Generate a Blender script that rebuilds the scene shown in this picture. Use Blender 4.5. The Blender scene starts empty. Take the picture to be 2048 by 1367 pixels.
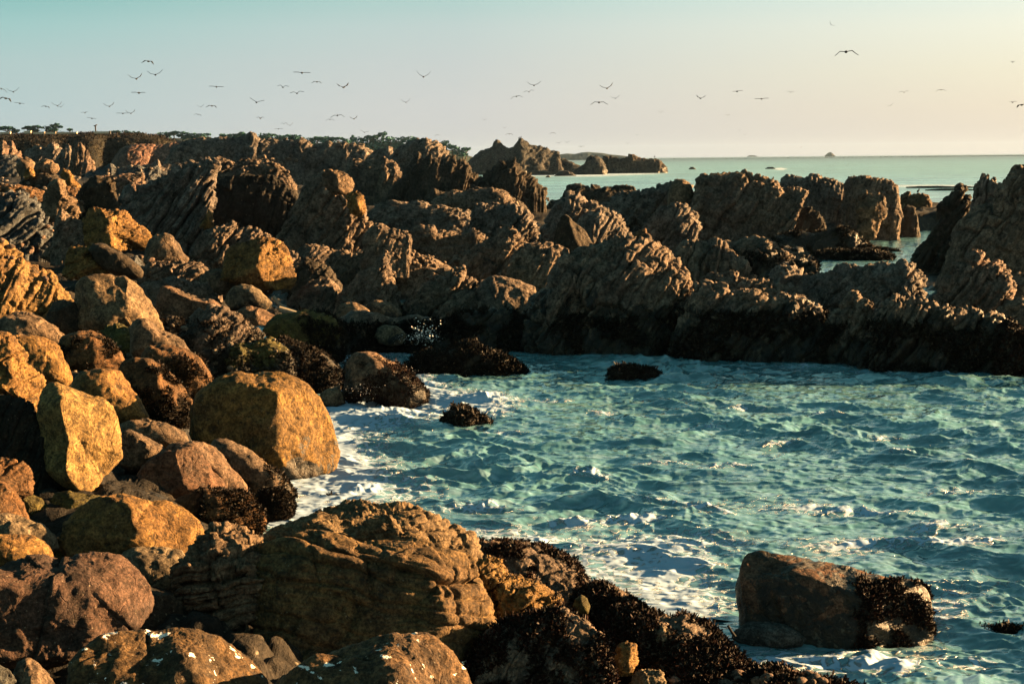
import bpy, math, random
import numpy as np
from mathutils import Matrix, Vector

random.seed(7); np.random.seed(7)
scene = bpy.context.scene

# ------------------------------------------------------------------ camera, sky, sun
F = 2844.0                      # focal length in photo pixels (50 mm on 36 mm)
CAM = np.array([0.0, 0.0, 5.0])
PITCH = math.atan(367.5 / F); ROLL = math.radians(0.56)
_f = np.array([0, math.cos(PITCH), -math.sin(PITCH)])
_r0 = np.array([1.0, 0, 0]); _u0 = np.array([0, math.sin(PITCH), math.cos(PITCH)])
_r = math.cos(ROLL) * _r0 - math.sin(ROLL) * _u0
_u = math.sin(ROLL) * _r0 + math.cos(ROLL) * _u0
cam = bpy.data.cameras.new("camera"); cam.lens = 50; cam.sensor_width = 36
cam.clip_start = 0.1; cam.clip_end = 80000
camo = bpy.data.objects.new("camera", cam); scene.collection.objects.link(camo)
M = Matrix(((_r[0], _u[0], -_f[0], CAM[0]), (_r[1], _u[1], -_f[1], CAM[1]), (_r[2], _u[2], -_f[2], CAM[2]), (0, 0, 0, 1)))
camo.matrix_world = M
scene.camera = camo
cam.dof.use_dof = False

SUN_AZ = math.radians(74)       # to the right of the view axis (+Y), clockwise
SUN_EL = math.radians(11)
sun_dir = np.array([math.sin(SUN_AZ) * math.cos(SUN_EL), math.cos(SUN_AZ) * math.cos(SUN_EL), math.sin(SUN_EL)])
sl = bpy.data.lights.new("sun", 'SUN'); sl.energy = 5.0; sl.angle = math.radians(0.5); sl.color = (1.0, 0.59, 0.25)
so = bpy.data.objects.new("sun", sl); scene.collection.objects.link(so)
so.rotation_euler = Vector(sun_dir).to_track_quat('Z', 'Y').to_euler()

EXPO = 3.05
scene.view_settings.view_transform = 'Standard'; scene.view_settings.look = 'None'
scene.view_settings.exposure = EXPO; scene.view_settings.gamma = 1.0
scene.view_settings.use_curve_mapping = False

def lin(r, g, b):
    o = []
    for c in (r, g, b):
        c /= 255.0
        o.append(c / 12.92 if c <= 0.04045 else ((c + 0.055) / 1.055) ** 2.4)
    return o

world = bpy.data.worlds.new("World"); scene.world = world; world.use_nodes = True
nt = world.node_tree; nt.nodes.clear()
def N(tree, t, **kw):
    n = tree.nodes.new(t)
    for k, v in kw.items(): setattr(n, k, v)
    return n
def L(tree, a, b): tree.links.new(a, b)
out = N(nt, 'ShaderNodeOutputWorld'); bg = N(nt, 'ShaderNodeBackground')
sky = N(nt, 'ShaderNodeTexSky', sky_type='NISHITA', sun_disc=False)
sky.sun_elevation = SUN_EL; sky.sun_rotation = SUN_AZ; sky.air_density = 1.2; sky.dust_density = 2.5
tc = N(nt, 'ShaderNodeTexCoord'); sep = N(nt, 'ShaderNodeSeparateXYZ'); L(nt, tc.outputs['Generated'], sep.inputs[0])
EM = 2 ** EXPO
SKS = 0.05
def ramp(tree, stops, interp='LINEAR'):
    r = N(tree, 'ShaderNodeValToRGB'); r.color_ramp.interpolation = interp
    e = r.color_ramp.elements
    e[0].position = stops[0][0]; e[0].color = (*stops[0][1], 1)
    e[1].position = stops[-1][0]; e[1].color = (*stops[-1][1], 1)
    for p, c in stops[1:-1]:
        x = e.new(p); x.color = (*c, 1)
    return r
def skyc(c, k=1.0): return [x * k / EM for x in lin(*c)]
# elevation gradients (position = z of the view direction): away from the sun and towards it
el_far = ramp(nt, [(0.0, skyc((186, 196, 200))), (0.035, skyc((176, 200, 203))), (0.065, skyc((170, 199, 200))), (0.09, skyc((150, 197, 196))), (0.115, skyc((114, 182, 180))),
                   (0.25, skyc((128, 190, 186))), (0.6, skyc((78, 140, 144))), (1.0, skyc((34, 72, 84)))])
el_mid = ramp(nt, [(0.0, skyc((203, 202, 200))), (0.035, skyc((205, 207, 206))), (0.065, skyc((198, 206, 206))), (0.09, skyc((190, 207, 206))), (0.115, skyc((166, 204, 200))),
                   (0.25, skyc((146, 202, 197))), (0.6, skyc((82, 144, 148))), (1.0, skyc((34, 72, 84)))])
el_sun = ramp(nt, [(0.0, skyc((226, 212, 198))), (0.03, skyc((235, 222, 200))), (0.055, skyc((239, 232, 208))), (0.085, skyc((240, 240, 222))), (0.115, skyc((222, 238, 230))),
                   (0.25, skyc((196, 226, 214))), (0.6, skyc((88, 150, 152))), (1.0, skyc((34, 72, 84)))])
for r in (el_far, el_mid, el_sun): L(nt, sep.outputs['Z'], r.inputs[0])
dp = N(nt, 'ShaderNodeVectorMath', operation='DOT_PRODUCT'); L(nt, tc.outputs['Generated'], dp.inputs[0])
dp.inputs[1].default_value = (math.sin(SUN_AZ), math.cos(SUN_AZ), 0)
m1 = N(nt, 'ShaderNodeMapRange', interpolation_type='SMOOTHSTEP'); L(nt, dp.outputs['Value'], m1.inputs[0])
m1.inputs[1].default_value = -0.14; m1.inputs[2].default_value = 0.27
m2 = N(nt, 'ShaderNodeMapRange', interpolation_type='LINEAR'); L(nt, dp.outputs['Value'], m2.inputs[0])
m2.inputs[1].default_value = 0.24; m2.inputs[2].default_value = 0.60
def mixc(tree, fac, a, b, bt='MIX'):
    m = N(tree, 'ShaderNodeMix', data_type='RGBA', blend_type=bt)
    for k, v in ((0, fac), (6, a), (7, b)):
        sock = m.inputs[k]
        if hasattr(v, 'is_linked'): L(tree, v, sock)
        elif isinstance(v, (int, float)): sock.default_value = v if k == 0 else (v, v, v, 1)
        else: sock.default_value = (*v, 1)
    return m.outputs[2]
c1 = mixc(nt, m1.outputs[0], el_far.outputs[0], el_mid.outputs[0])
c2 = mixc(nt, m2.outputs[0], c1, el_sun.outputs[0])
# colours above are final radiances: divide by the background strength, then blend with the Nishita sky
sc = N(nt, 'ShaderNodeVectorMath', operation='SCALE'); L(nt, c2, sc.inputs[0]); sc.inputs['Scale'].default_value = 1.0 / SKS
c3 = mixc(nt, 0.95, sky.outputs[0], sc.outputs[0])
L(nt, c3, bg.inputs[0]); bg.inputs[1].default_value = SKS; L(nt, bg.outputs[0], out.inputs[0])

# ------------------------------------------------------------------ numeric helpers
def ray(px, py):
    px = np.asarray(px, float); py = np.asarray(py, float)
    return ((px - 1024) / F)[..., None] * _r + (-(py - 683.5) / F)[..., None] * _u + _f
def at_depth(px, py, D):
    d = ray(px, py); return CAM + d * (np.asarray(D) / d[..., 1])[..., None]
def at_z(px, py, z=0.0):
    d = ray(px, py); return CAM + d * ((z - 5.0) / d[..., 2])[..., None]
def yh(x): return 326.0 - 0.00977 * np.asarray(x, float)
LK = np.array([[330, 4.7], [350, 3.9], [375, 3.4], [400, 3.0], [450, 2.3], [500, 1.8], [560, 1.45], [650, 1.2], [860, 1.15], [1100, 1.35], [1500, 1.2]])
RK = np.array([[330, 3.0], [350, 2.3], [380, 2.0], [400, 1.6], [450, .9], [500, .45], [560, .3], [650, 0.0], [1500, 0.0]])
def gz(px, yb):
    yb = np.asarray(yb, float); x0 = np.interp(yb, [1090, 1250], [150, 420])
    t = np.clip((np.asarray(px, float) - x0) / 500.0, 0, 1); t = t * t * (3 - 2 * t)
    return (1 - t) * np.interp(yb, LK[:, 0], LK[:, 1]) + t * np.interp(yb, RK[:, 0], RK[:, 1])

def _h(ix, iy, iz, s=0):
    h = (ix.astype(np.int64) * 374761393 + iy.astype(np.int64) * 668265263 + iz.astype(np.int64) * 2147483647 + s * 974634777) & 0xFFFFFFFF
    h = ((h ^ (h >> 13)) * 1274126177) & 0xFFFFFFFF
    h = ((h ^ (h >> 16)) * 2246822519) & 0xFFFFFFFF
    return h ^ (h >> 15)
def noise(p, s=0):
    """gradient-like value noise in about -1..1"""
    i = np.floor(p).astype(np.int64); f = p - i
    w = f * f * f * (f * (f * 6 - 15) + 10)
    res = 0
    for dx in (0, 1):
        wx = w[:, 0] if dx else 1 - w[:, 0]
        for dy in (0, 1):
            wy = w[:, 1] if dy else 1 - w[:, 1]
            for dz in (0, 1):
                wz = w[:, 2] if dz else 1 - w[:, 2]
                h = _h(i[:, 0] + dx, i[:, 1] + dy, i[:, 2] + dz, s)
                gx = ((h & 1023) / 511.5 - 1); gy = (((h >> 10) & 1023) / 511.5 - 1); gzz = (((h >> 20) & 1023) / 511.5 - 1)
                res = res + wx * wy * wz * (gx * (f[:, 0] - dx) + gy * (f[:, 1] - dy) + gzz * (f[:, 2] - dz))
    return res * 1.6
def fbm(p, o=4, s=0, g=0.5):
    a = 1.0; r = 0; 
    for k in range(o):
        r = r + a * noise(p, s + k); p = p * 2.03 + 11.3; a *= g
    return r
def ridged(p, o=3, s=0):
    a = 1.0; r = 0
    for k in range(o):
        r = r + a * (1 - 2 * np.abs(noise(p, s + k))); p = p * 2.1 + 5.7; a *= 0.5
    return r
def voronoi(p, s=0, facet=False):
    i = np.floor(p).astype(np.int64); f = p - i
    n = len(p); F1 = np.full(n, 9.0); F2 = np.full(n, 9.0); ID = np.zeros(n); FC = np.zeros(n)
    for dx in (-1, 0, 1):
        for dy in (-1, 0, 1):
            for dz in (-1, 0, 1):
                h = _h(i[:, 0] + dx, i[:, 1] + dy, i[:, 2] + dz, s)
                ox = dx + (h & 1023) / 1023.0 - f[:, 0]; oy = dy + ((h >> 10) & 1023) / 1023.0 - f[:, 1]; oz = dz + ((h >> 20) & 1023) / 1023.0 - f[:, 2]
                d = ox * ox + oy * oy + oz * oz
                c = d < F1
                if facet: FC = np.where(c, -(ox * (((h >> 3) & 255) / 127.5 - 1) + oy * (((h >> 11) & 255) / 127.5 - 1) + oz * (((h >> 19) & 255) / 127.5 - 1)), FC)
                F2 = np.where(c, F1, np.minimum(F2, d)); ID = np.where(c, ((h >> 5) & 4095) / 4095.0, ID); F1 = np.where(c, d, F1)
    if facet: return np.sqrt(F1), np.sqrt(F2), ID, FC
    return np.sqrt(F1), np.sqrt(F2), ID
def vnormals(v, q):
    a = v[q[:, 2]] - v[q[:, 0]]; b = v[q[:, 3]] - v[q[:, 1]]
    fn = np.cross(a, b); n = np.zeros_like(v)
    for k in range(4): np.add.at(n, q[:, k], fn)
    l = np.linalg.norm(n, axis=1); l[l == 0] = 1
    return n / l[:, None]
def sstep(x, a, b):
    t = np.clip((x - a) / (b - a), 0, 1); return t * t * (3 - 2 * t)

def mk(name, v, q, mat, parent=None, smooth=True, loc=None, attrs=None):
    """mesh object from numpy verts / quads (a triangle repeats its last index as -1)"""
    me = bpy.data.meshes.new(name)
    loc = np.zeros(3) if loc is None else np.asarray(loc, float)
    vv = (np.asarray(v) - loc).astype(np.float32)
    me.vertices.add(len(vv)); me.vertices.foreach_set('co', vv.ravel())
    q = np.asarray(q, dtype=np.int32)
    me.loops.add(q.size); me.loops.foreach_set('vertex_index', q.ravel())
    me.polygons.add(len(q)); me.polygons.foreach_set('loop_start', np.arange(0, q.size, q.shape[1], dtype=np.int32))
    me.polygons.foreach_set('use_smooth', np.full(len(q), smooth))
    me.update(calc_edges=True)
    if attrs:
        for k, a in attrs.items():
            at = me.attributes.new(k, 'FLOAT', 'POINT'); at.data.foreach_set('value', np.asarray(a, np.float32))
    if mat: me.materials.append(mat)
    o = bpy.data.objects.new(name, me); scene.collection.objects.link(o)
    if parent is not None:
        o.parent = parent; o.location = Vector(loc) - parent.location
    else: o.location = loc
    return o
def tag(o, label=None, cat=None, group=None, kind=None):
    if label: o['label'] = label
    if cat: o['category'] = cat
    if group: o['group'] = group
    if kind: o['kind'] = kind
    return o

def blocks(q, f, s):
    """bedding and joint planes: block id, tilt inside the block, groove depth as a function of groove width"""
    wob = 0.17
    c = q[:, 2] * f[2] + wob * noise(q * 1.7, s + 31); k = np.floor(c); fk = c - k
    hk = (_h(k, k * 0, k * 0, s + 1) & 1023) / 1023.0
    a = q[:, 0] * f[0] + 0.35 * q[:, 1] + hk * 1.7 + wob * noise(q * 1.7 + 7, s + 32); i = np.floor(a); fi = a - i
    b = q[:, 1] * f[1] - 0.25 * q[:, 0] + hk * 0.9 + wob * noise(q * 1.7 + 13, s + 33); j = np.floor(b); fj = b - j
    h = _h(i, j, k, s + 2)
    ID = (h & 1023) / 1023.0
    t = ((h >> 4) & 255) / 127.5 - 1, ((h >> 12) & 255) / 127.5 - 1, ((h >> 20) & 255) / 127.5 - 1
    tilt = t[0] * (fi - .5) + t[1] * (fj - .5) + t[2] * (fk - .5) * .8
    ek, ei, ej = np.minimum(fk, 1 - fk) / f[2], np.minimum(fi, 1 - fi) / f[0], np.minimum(fj, 1 - fj) / f[1]
    def strength(n, z): return 0.25 + 0.95 * ((_h(n, n * 0 + 3, n * 0 + z, s) & 1023) / 1023.0)
    sk, si, sj = strength(np.round(c), 1), strength(np.round(a) + 17 * k, 2), strength(np.round(b) + 31 * k, 3)
    def groove(w): return 1.25 * sk * np.exp(-(ek / w) ** 2) + .75 * si * np.exp(-(ei / w) ** 2) + .75 * sj * np.exp(-(ej / w) ** 2)
    return ID, tilt, groove

# ------------------------------------------------------------------ materials
def newmat(name):
    m = bpy.data.materials.new(name); m.use_nodes = True; t = m.node_tree; t.nodes.clear()
    o = N(t, 'ShaderNodeOutputMaterial'); b = N(t, 'ShaderNodeBsdfPrincipled'); L(t, b.outputs[0], o.inputs[0])
    return m, t, b
def math_(t, op, a, b=None, clamp=False):
    n = N(t, 'ShaderNodeMath', operation=op); n.use_clamp = clamp
    for i, x in enumerate((a, b)):
        if x is None: continue
        if isinstance(x, (int, float)): n.inputs[i].default_value = x
        else: L(t, x, n.inputs[i])
    return n.outputs[0]
def noise_(t, vec, scale, detail=5, rough=0.6, dist=0.0):
    n = N(t, 'ShaderNodeTexNoise'); L(t, vec, n.inputs['Vector'])
    n.inputs['Scale'].default_value = scale; n.inputs['Detail'].default_value = detail; n.inputs['Roughness'].default_value = rough
    n.inputs['Distortion'].default_value = dist
    return n.outputs[0]
def mrange(t, x, a, b, c=0.0, d=1.0, smooth=True):
    n = N(t, 'ShaderNodeMapRange'); n.interpolation_type = 'SMOOTHSTEP' if smooth else 'LINEAR'
    L(t, x, n.inputs[0])
    for k, v in ((1, a), (2, b), (3, c), (4, d)): n.inputs[k].default_value = v
    return n.outputs[0]
def oattr(t, name):
    a = N(t, 'ShaderNodeAttribute'); a.attribute_type = 'OBJECT'; a.attribute_name = name; return a

def rock_material():
    m, t, b = newmat("coastal_rock")
    g = N(t, 'ShaderNodeNewGeometry'); pos = g.outputs['Position']
    fs = oattr(t, 'fscale').outputs['Fac']; tint = oattr(t, 'tint').outputs['Vector']
    tint2 = oattr(t, 'tint2').outputs['Vector']
    wet = oattr(t, 'wet').outputs['Fac']; guano = oattr(t, 'guano').outputs['Fac']
    sv = N(t, 'ShaderNodeVectorMath', operation='SCALE'); L(t, pos, sv.inputs[0]); L(t, fs, sv.inputs['Scale']); P = sv.outputs[0]
    n1 = noise_(t, P, 0.10, 5, 0.6, 0.4)          # big patches
    n2 = noise_(t, P, 0.45, 7, 0.72, 0.2)         # mottling
    n3 = noise_(t, P, 1.9, 4, 0.7)                # grain
    v = N(t, 'ShaderNodeTexVoronoi'); L(t, P, v.inputs['Vector']); v.inputs['Scale'].default_value = 1.3
    col = mixc(t, mrange(t, n1, 0.42, 0.62), tint, tint2)
    half = N(t, 'ShaderNodeVectorMath', operation='SCALE'); L(t, col, half.inputs[0]); half.inputs['Scale'].default_value = 0.30; col = half.outputs[0]
    val = math_(t, 'MULTIPLY', mrange(t, n2, 0.36, 0.66, 0.38, 1.75, False), mrange(t, n3, 0.38, 0.62, 0.50, 1.60, False))
    vs = N(t, 'ShaderNodeVectorMath', operation='SCALE'); L(t, col, vs.inputs[0]); L(t, val, vs.inputs['Scale'])
    col = vs.outputs[0]
    # pale mineral specks and dark lichen dots
    spk = mrange(t, v.outputs['Distance'], 0.10, 0.22, 1, 0)
    nn = noise_(t, P, 0.8, 2)
    spk = math_(t, 'MULTIPLY', spk, mrange(t, nn, 0.52, 0.62))
    col = mixc(t, math_(t, 'MULTIPLY', spk, 0.55), col, (0.25, 0.21, 0.15))
    n5 = noise_(t, P, 0.62, 6, 0.75, 0.3)
    dk = mrange(t, n5, 0.555, 0.64)
    col = mixc(t, math_(t, 'MULTIPLY', dk, 0.8), col, (0.020, 0.016, 0.012))
    # fine cracks
    vc = N(t, 'ShaderNodeTexVoronoi'); vc.feature = 'DISTANCE_TO_EDGE'
    wv = N(t, 'ShaderNodeVectorMath', operation='ADD'); nv = N(t, 'ShaderNodeTexNoise'); L(t, P, nv.inputs['Vector']); nv.inputs['Scale'].default_value = 0.35
    L(t, P, wv.inputs[0]); ws = N(t, 'ShaderNodeVectorMath', operation='SCALE'); L(t, nv.outputs[1], ws.inputs[0]); ws.inputs['Scale'].default_value = 3.0
    L(t, ws.outputs[0], wv.inputs[1]); L(t, wv.outputs[0], vc.inputs['Vector']); vc.inputs['Scale'].default_value = 0.16
    crack = mrange(t, vc.outputs['Distance'], 0.0, 0.035, 0, 1)
    # algae below the tide line (world height, ragged)
    sx = N(t, 'ShaderNodeSeparateXYZ'); L(t, pos, sx.inputs[0])
    na = noise_(t, P, 0.12, 7, 0.68, 0.5)
    edge = math_(t, 'ADD', sx.outputs['Z'], math_(t, 'MULTIPLY', math_(t, 'SUBTRACT', na, 0.5), -4.6))
    am = mrange(t, math_(t, 'SUBTRACT', wet, edge), -0.04, 0.06)
    algc = mixc(t, mrange(t, n2, 0.4, 0.7), (0.006, 0.0065, 0.006), (0.030, 0.020, 0.010))
    nb = noise_(t, P, 0.33, 6, 0.7, 0.4); algc = mixc(t, math_(t, 'MULTIPLY', mrange(t, nb, 0.57, 0.63), 0.85), algc, (0.075, 0.062, 0.045))
    col = mixc(t, am, col, algc)
    # bird droppings
    ng = noise_(t, P, 0.30, 6, 0.62, 0.3)
    gm = mrange(t, math_(t, 'SUBTRACT', ng, guano), 0.0, 0.015)
    sn = N(t, 'ShaderNodeSeparateXYZ'); L(t, g.outputs['Normal'], sn.inputs[0])
    gm = math_(t, 'MULTIPLY', gm, mrange(t, sn.outputs['Z'], 0.15, 0.45))
    col = mixc(t, gm, col, (0.7, 0.68, 0.64))
    L(t, col, b.inputs['Base Color'])
    L(t, mrange(t, am, 0, 1, 0.82, 0.42, False), b.inputs['Roughness'])
    L(t, mrange(t, am, 0, 1, 0.16, 0.24, False), b.inputs['Specular IOR Level'])
    # relief
    h = math_(t, 'ADD', math_(t, 'MULTIPLY', n2, 1.3), math_(t, 'MULTIPLY', n3, 0.45))
    h = math_(t, 'ADD', h, math_(t, 'MULTIPLY', crack, 0.22))
    h = math_(t, 'SUBTRACT', h, math_(t, 'MULTIPLY', dk, 0.2))
    bp = N(t, 'ShaderNodeBump'); bp.inputs['Strength'].default_value = 0.85
    L(t, h, bp.inputs['Height']); L(t, math_(t, 'DIVIDE', 0.55, fs), bp.inputs['Distance'])
    L(t, bp.outputs[0], b.inputs['Normal'])
    return m
ROCK = rock_material()

def simple(name, col, rough=0.9, var=0.35, scale=3.0, spec=0.2, bump=0.0):
    m, t, b = newmat(name)
    g = N(t, 'ShaderNodeNewGeometry')
    n = noise_(t, g.outputs['Position'], scale, 5, 0.65)
    f = mrange(t, n, 0.3, 0.7, 1 - var, 1 + var, False)
    vs = N(t, 'ShaderNodeVectorMath', operation='SCALE'); vs.inputs[0].default_value = col; L(t, f, vs.inputs['Scale'])
    L(t, vs.outputs[0], b.inputs['Base Color']); b.inputs['Roughness'].default_value = rough
    b.inputs['Specular IOR Level'].default_value = spec
    if bump:
        bp = N(t, 'ShaderNodeBump'); bp.inputs['Distance'].default_value = bump; L(t, n, bp.inputs['Height']); L(t, bp.outputs[0], b.inputs['Normal'])
    return m

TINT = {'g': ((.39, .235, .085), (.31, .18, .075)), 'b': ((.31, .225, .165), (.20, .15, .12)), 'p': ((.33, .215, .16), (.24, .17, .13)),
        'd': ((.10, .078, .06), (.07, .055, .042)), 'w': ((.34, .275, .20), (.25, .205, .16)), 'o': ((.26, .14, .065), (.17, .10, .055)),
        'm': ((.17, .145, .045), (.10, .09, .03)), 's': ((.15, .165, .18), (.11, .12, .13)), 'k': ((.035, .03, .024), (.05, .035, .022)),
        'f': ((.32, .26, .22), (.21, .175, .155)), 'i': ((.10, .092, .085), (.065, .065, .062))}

# ------------------------------------------------------------------ rock builder
def disp(p, R, kind, seed, amp=1.0, ang=None):
    """displacement in metres for points p (metres) on a rock of size R"""
    off = np.array([seed * 7.31, seed * 3.17, seed * 5.77])
    P = p + off
    if kind == 'B':
        q = P / R
        d = 0.085 * fbm(q * 1.1, 3, seed)
        rr = np.random.RandomState(seed * 7 + 1)
        for k in range(3):
            nv = rr.normal(0, 1, 3); nv /= np.linalg.norm(nv)
            n = q @ nv; n = (n * 0.9 + rr.rand() * 3 + 0.10 * fbm(q * 1.6, 2, seed + 9 + k)) % 1.6 - 0.8
            msk = sstep(noise(q * 0.8 + k * 5, seed + 20 + k), -0.15, 0.15)
            w = (0.010, 0.016, 0.03)[k]
            d = d + msk * (-(0.05, 0.045, 0.03)[k] * np.exp(-(n / w) ** 2) + 0.02 * np.tanh(n / 0.03) * np.exp(-(n / .25) ** 2))
        d = d + 0.020 * fbm(q * 6.5, 4, seed + 3, 0.6) + 0.02 * np.abs(noise(q * 3.1, seed + 15))
        pit = noise(q * 8.0, seed + 12); d = d - 0.014 * sstep(pit, 0.42, 0.6) * sstep(noise(q * 1.2, seed + 16), 0, .3)
        return d * R * amp
    # rotate so that the bedding runs along local x
    a = math.radians(ang if ang is not None else 35)
    ca, sa = math.cos(a), math.sin(a)
    X = P[:, 0] * ca + P[:, 2] * sa; Z = -P[:, 0] * sa + P[:, 2] * ca; Y = P[:, 1]
    q = np.stack([X, Y, Z], 1) / R
    w = np.stack([fbm(q * 0.9, 2, seed + 1), fbm(q * 0.9, 2, seed + 2), fbm(q * 0.9, 2, seed + 3)], 1) * 0.13
    q = q + w
    d = 0.06 * fbm(q * 0.9, 2, seed)
    f = np.array([0.62, 1.05, 2.3]) if kind in 'SK' else np.array([0.8, 1.0, 1.75])
    for lv, (m, a1, a2, g1, gw) in enumerate(((1.0, .12, .16, .19, .034), (2.6, .052, .075, .10, .050), (6.3, .020, .028, .030, .075))):
        o = blocks(q * m + lv * 3.7, f, seed + lv * 5)
        d = d + a1 * (o[0] - .5) + a2 * o[1] - g1 * (1.0 if kind in 'SK' else 0.70) * o[2](gw) 
    d = d + 0.020 * fbm(q * 9.0, 3, seed + 7, 0.6)
    return d * R * amp

def poly_radius(pts, th):
    """farthest hit of rays from the origin with the closed polygon"""
    n = len(pts); c, s = np.cos(th), np.sin(th); best = np.zeros(len(th))
    for i in range(n):
        x1, y1 = pts[i]; x2, y2 = pts[(i + 1) % n]
        ex, ey = x2 - x1, y2 - y1
        den = c * ey - s * ex
        with np.errstate(divide='ignore', invalid='ignore'):
            t = (x1 * ey - y1 * ex) / den; u = (x1 * s - y1 * c) / den
        ok = (np.abs(den) > 1e-9) & (u >= -1e-6) & (u <= 1 + 1e-6) & (t > 0)
        best = np.where(ok & (t > best), t, best)
    return best
def smooth_closed(a, k):
    if k < 1: return a
    ker = np.exp(-np.linspace(-2, 2, 2 * k + 1) ** 2); ker /= ker.sum()
    return np.convolve(np.concatenate([a[-k:], a, a[:k]]), ker, 'valid')

RES = 0.88
ROCKS = {}
def frame(xc, yc, D):
    C = at_depth(xc, yc, D); d = C - CAM; dist = np.linalg.norm(d); d = d / dist
    r = _r - (_r @ d) * d; r /= np.linalg.norm(r); u = np.cross(r, d)
    return C, d, r, u, dist
def to_plane(pts, C, d, r, u):
    P = np.array(pts, float); dr = ray(P[:, 0], P[:, 1])
    k = ((C - CAM) @ d) / (dr @ d); Q = CAM + dr * k[:, None] - C
    return Q @ r, Q @ u

def boulder(pts, D, tf, seed, e=0.8, cuts=(), amp=1.0, kind='B', ang=None, disp_R=None):
    P = np.array(pts, float)
    xc = (P[:, 0].min() + P[:, 0].max()) / 2; yc = (P[:, 1].min() + P[:, 1].max()) / 2
    wpx = (P[:, 0].max() - P[:, 0].min()); hpx = P[:, 1].max() - P[:, 1].min()
    hw = wpx / 2 * D / F; hh = hpx / 2 * D / F
    T = tf * (hw * hh) ** 0.5
    C, d, r, u, dist = frame(xc, yc, D + 0.5 * T)
    a, b = to_plane(pts, C, d, r, u)
    Nn = int(np.clip(math.sqrt(wpx * hpx) / 2 * RES, 14, 300)); Nn += Nn % 2
    # silhouette table
    th = np.linspace(-math.pi, math.pi, 721)[:-1]
    rad = poly_radius(list(zip(a, b)), th); rad = smooth_closed(rad, 7)
    g = np.linspace(-1, 1, Nn + 1); gx, gy = np.meshgrid(g, g)
    with np.errstate(divide='ignore', invalid='ignore'):
        A = np.abs(gx) > np.abs(gy)
        rho = np.where(A, gx, gy)
        phi = np.where(A, (math.pi / 4) * (gy / gx), (math.pi / 2) - (math.pi / 4) * (gx / gy))
    phi = np.nan_to_num(phi); neg = rho < 0
    phi = np.where(neg, phi + math.pi, phi); rho = np.abs(rho)
    th_f = ((phi + math.pi) % (2 * math.pi)) - math.pi
    psi = rho * math.pi / 2
    idx = np.arange((Nn + 1) ** 2).reshape(Nn + 1, Nn + 1)
    qf = np.stack([idx[:-1, :-1], idx[:-1, 1:], idx[1:, 1:], idx[1:, :-1]], -1).reshape(-1, 4)
    th_all = [th_f.ravel()]; psi_all = [psi.ravel()]
    # back rings
    ring = np.concatenate([idx[0, :-1], idx[:-1, -1], idx[-1, :0:-1], idx[:0:-1, 0]])
    thb = th_f.ravel()[ring]; nb = len(ring)
    K = max(4, Nn // 9); quads = [qf]; prev = ring; base = (Nn + 1) ** 2
    for k in range(1, K + 1):
        ps = math.pi / 2 + (k / (K + 0.0)) * math.pi / 2 * 0.985
        th_all.append(thb); psi_all.append(np.full(nb, ps))
        cur = np.arange(base, base + nb); base += nb
        quads.append(np.stack([prev, cur, np.roll(cur, -1), np.roll(prev, -1)], 1)); prev = cur
    th2 = np.concatenate(th_all); ps2 = np.concatenate(psi_all)
    q = np.concatenate(quads)
    S = np.abs(np.sin(ps2)) ** e; Cc = np.sign(np.cos(ps2)) * np.abs(np.cos(ps2)) ** e
    R_ = np.interp(th2, np.append(th, math.pi), np.append(rad, rad[0]))
    qx, qy, qz = S * np.cos(th2), S * np.sin(th2), Cc
    s = np.ones(len(S)); s0 = np.ones(len(S)); kk = 60.0
    if len(cuts):
        acc = np.exp(-kk * np.ones(len(S))); acc0 = acc.copy()
        for (nx, ny, nz, dd) in cuts:
            ln = math.sqrt(nx * nx + ny * ny + nz * nz); nx, ny, nz = nx / ln, ny / ln, nz / ln
            pr = qx * nx + qy * ny + qz * nz; pr0 = np.cos(th2) * nx + np.sin(th2) * ny
            acc += np.exp(-kk * np.where(pr > 1e-3, dd / np.maximum(pr, 1e-3), 9)); acc0 += np.exp(-kk * np.where(pr0 > 1e-3, dd / np.maximum(pr0, 1e-3), 9))
        s = -np.log(acc) / kk; s0 = -np.log(acc0) / kk
    Sn = np.minimum(S * s / s0, 1.0)
    ax = R_ * Sn
    v = C + (ax * np.cos(th2))[:, None] * r + (ax * np.sin(th2))[:, None] * u - (T * Cc * s)[:, None] * d
    n = vnormals(v, q)
    if ((v - C) * n).sum() < 0: q = q[:, ::-1]; n = -n
    R = (hw * hh) ** 0.5 if disp_R is None else disp_R
    loc = v @ np.stack([r, d, u], 1)
    dd = disp(loc, R, kind, seed, amp, ang)
    v = v + n * dd[:, None]
    return v, q, C, T

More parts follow.
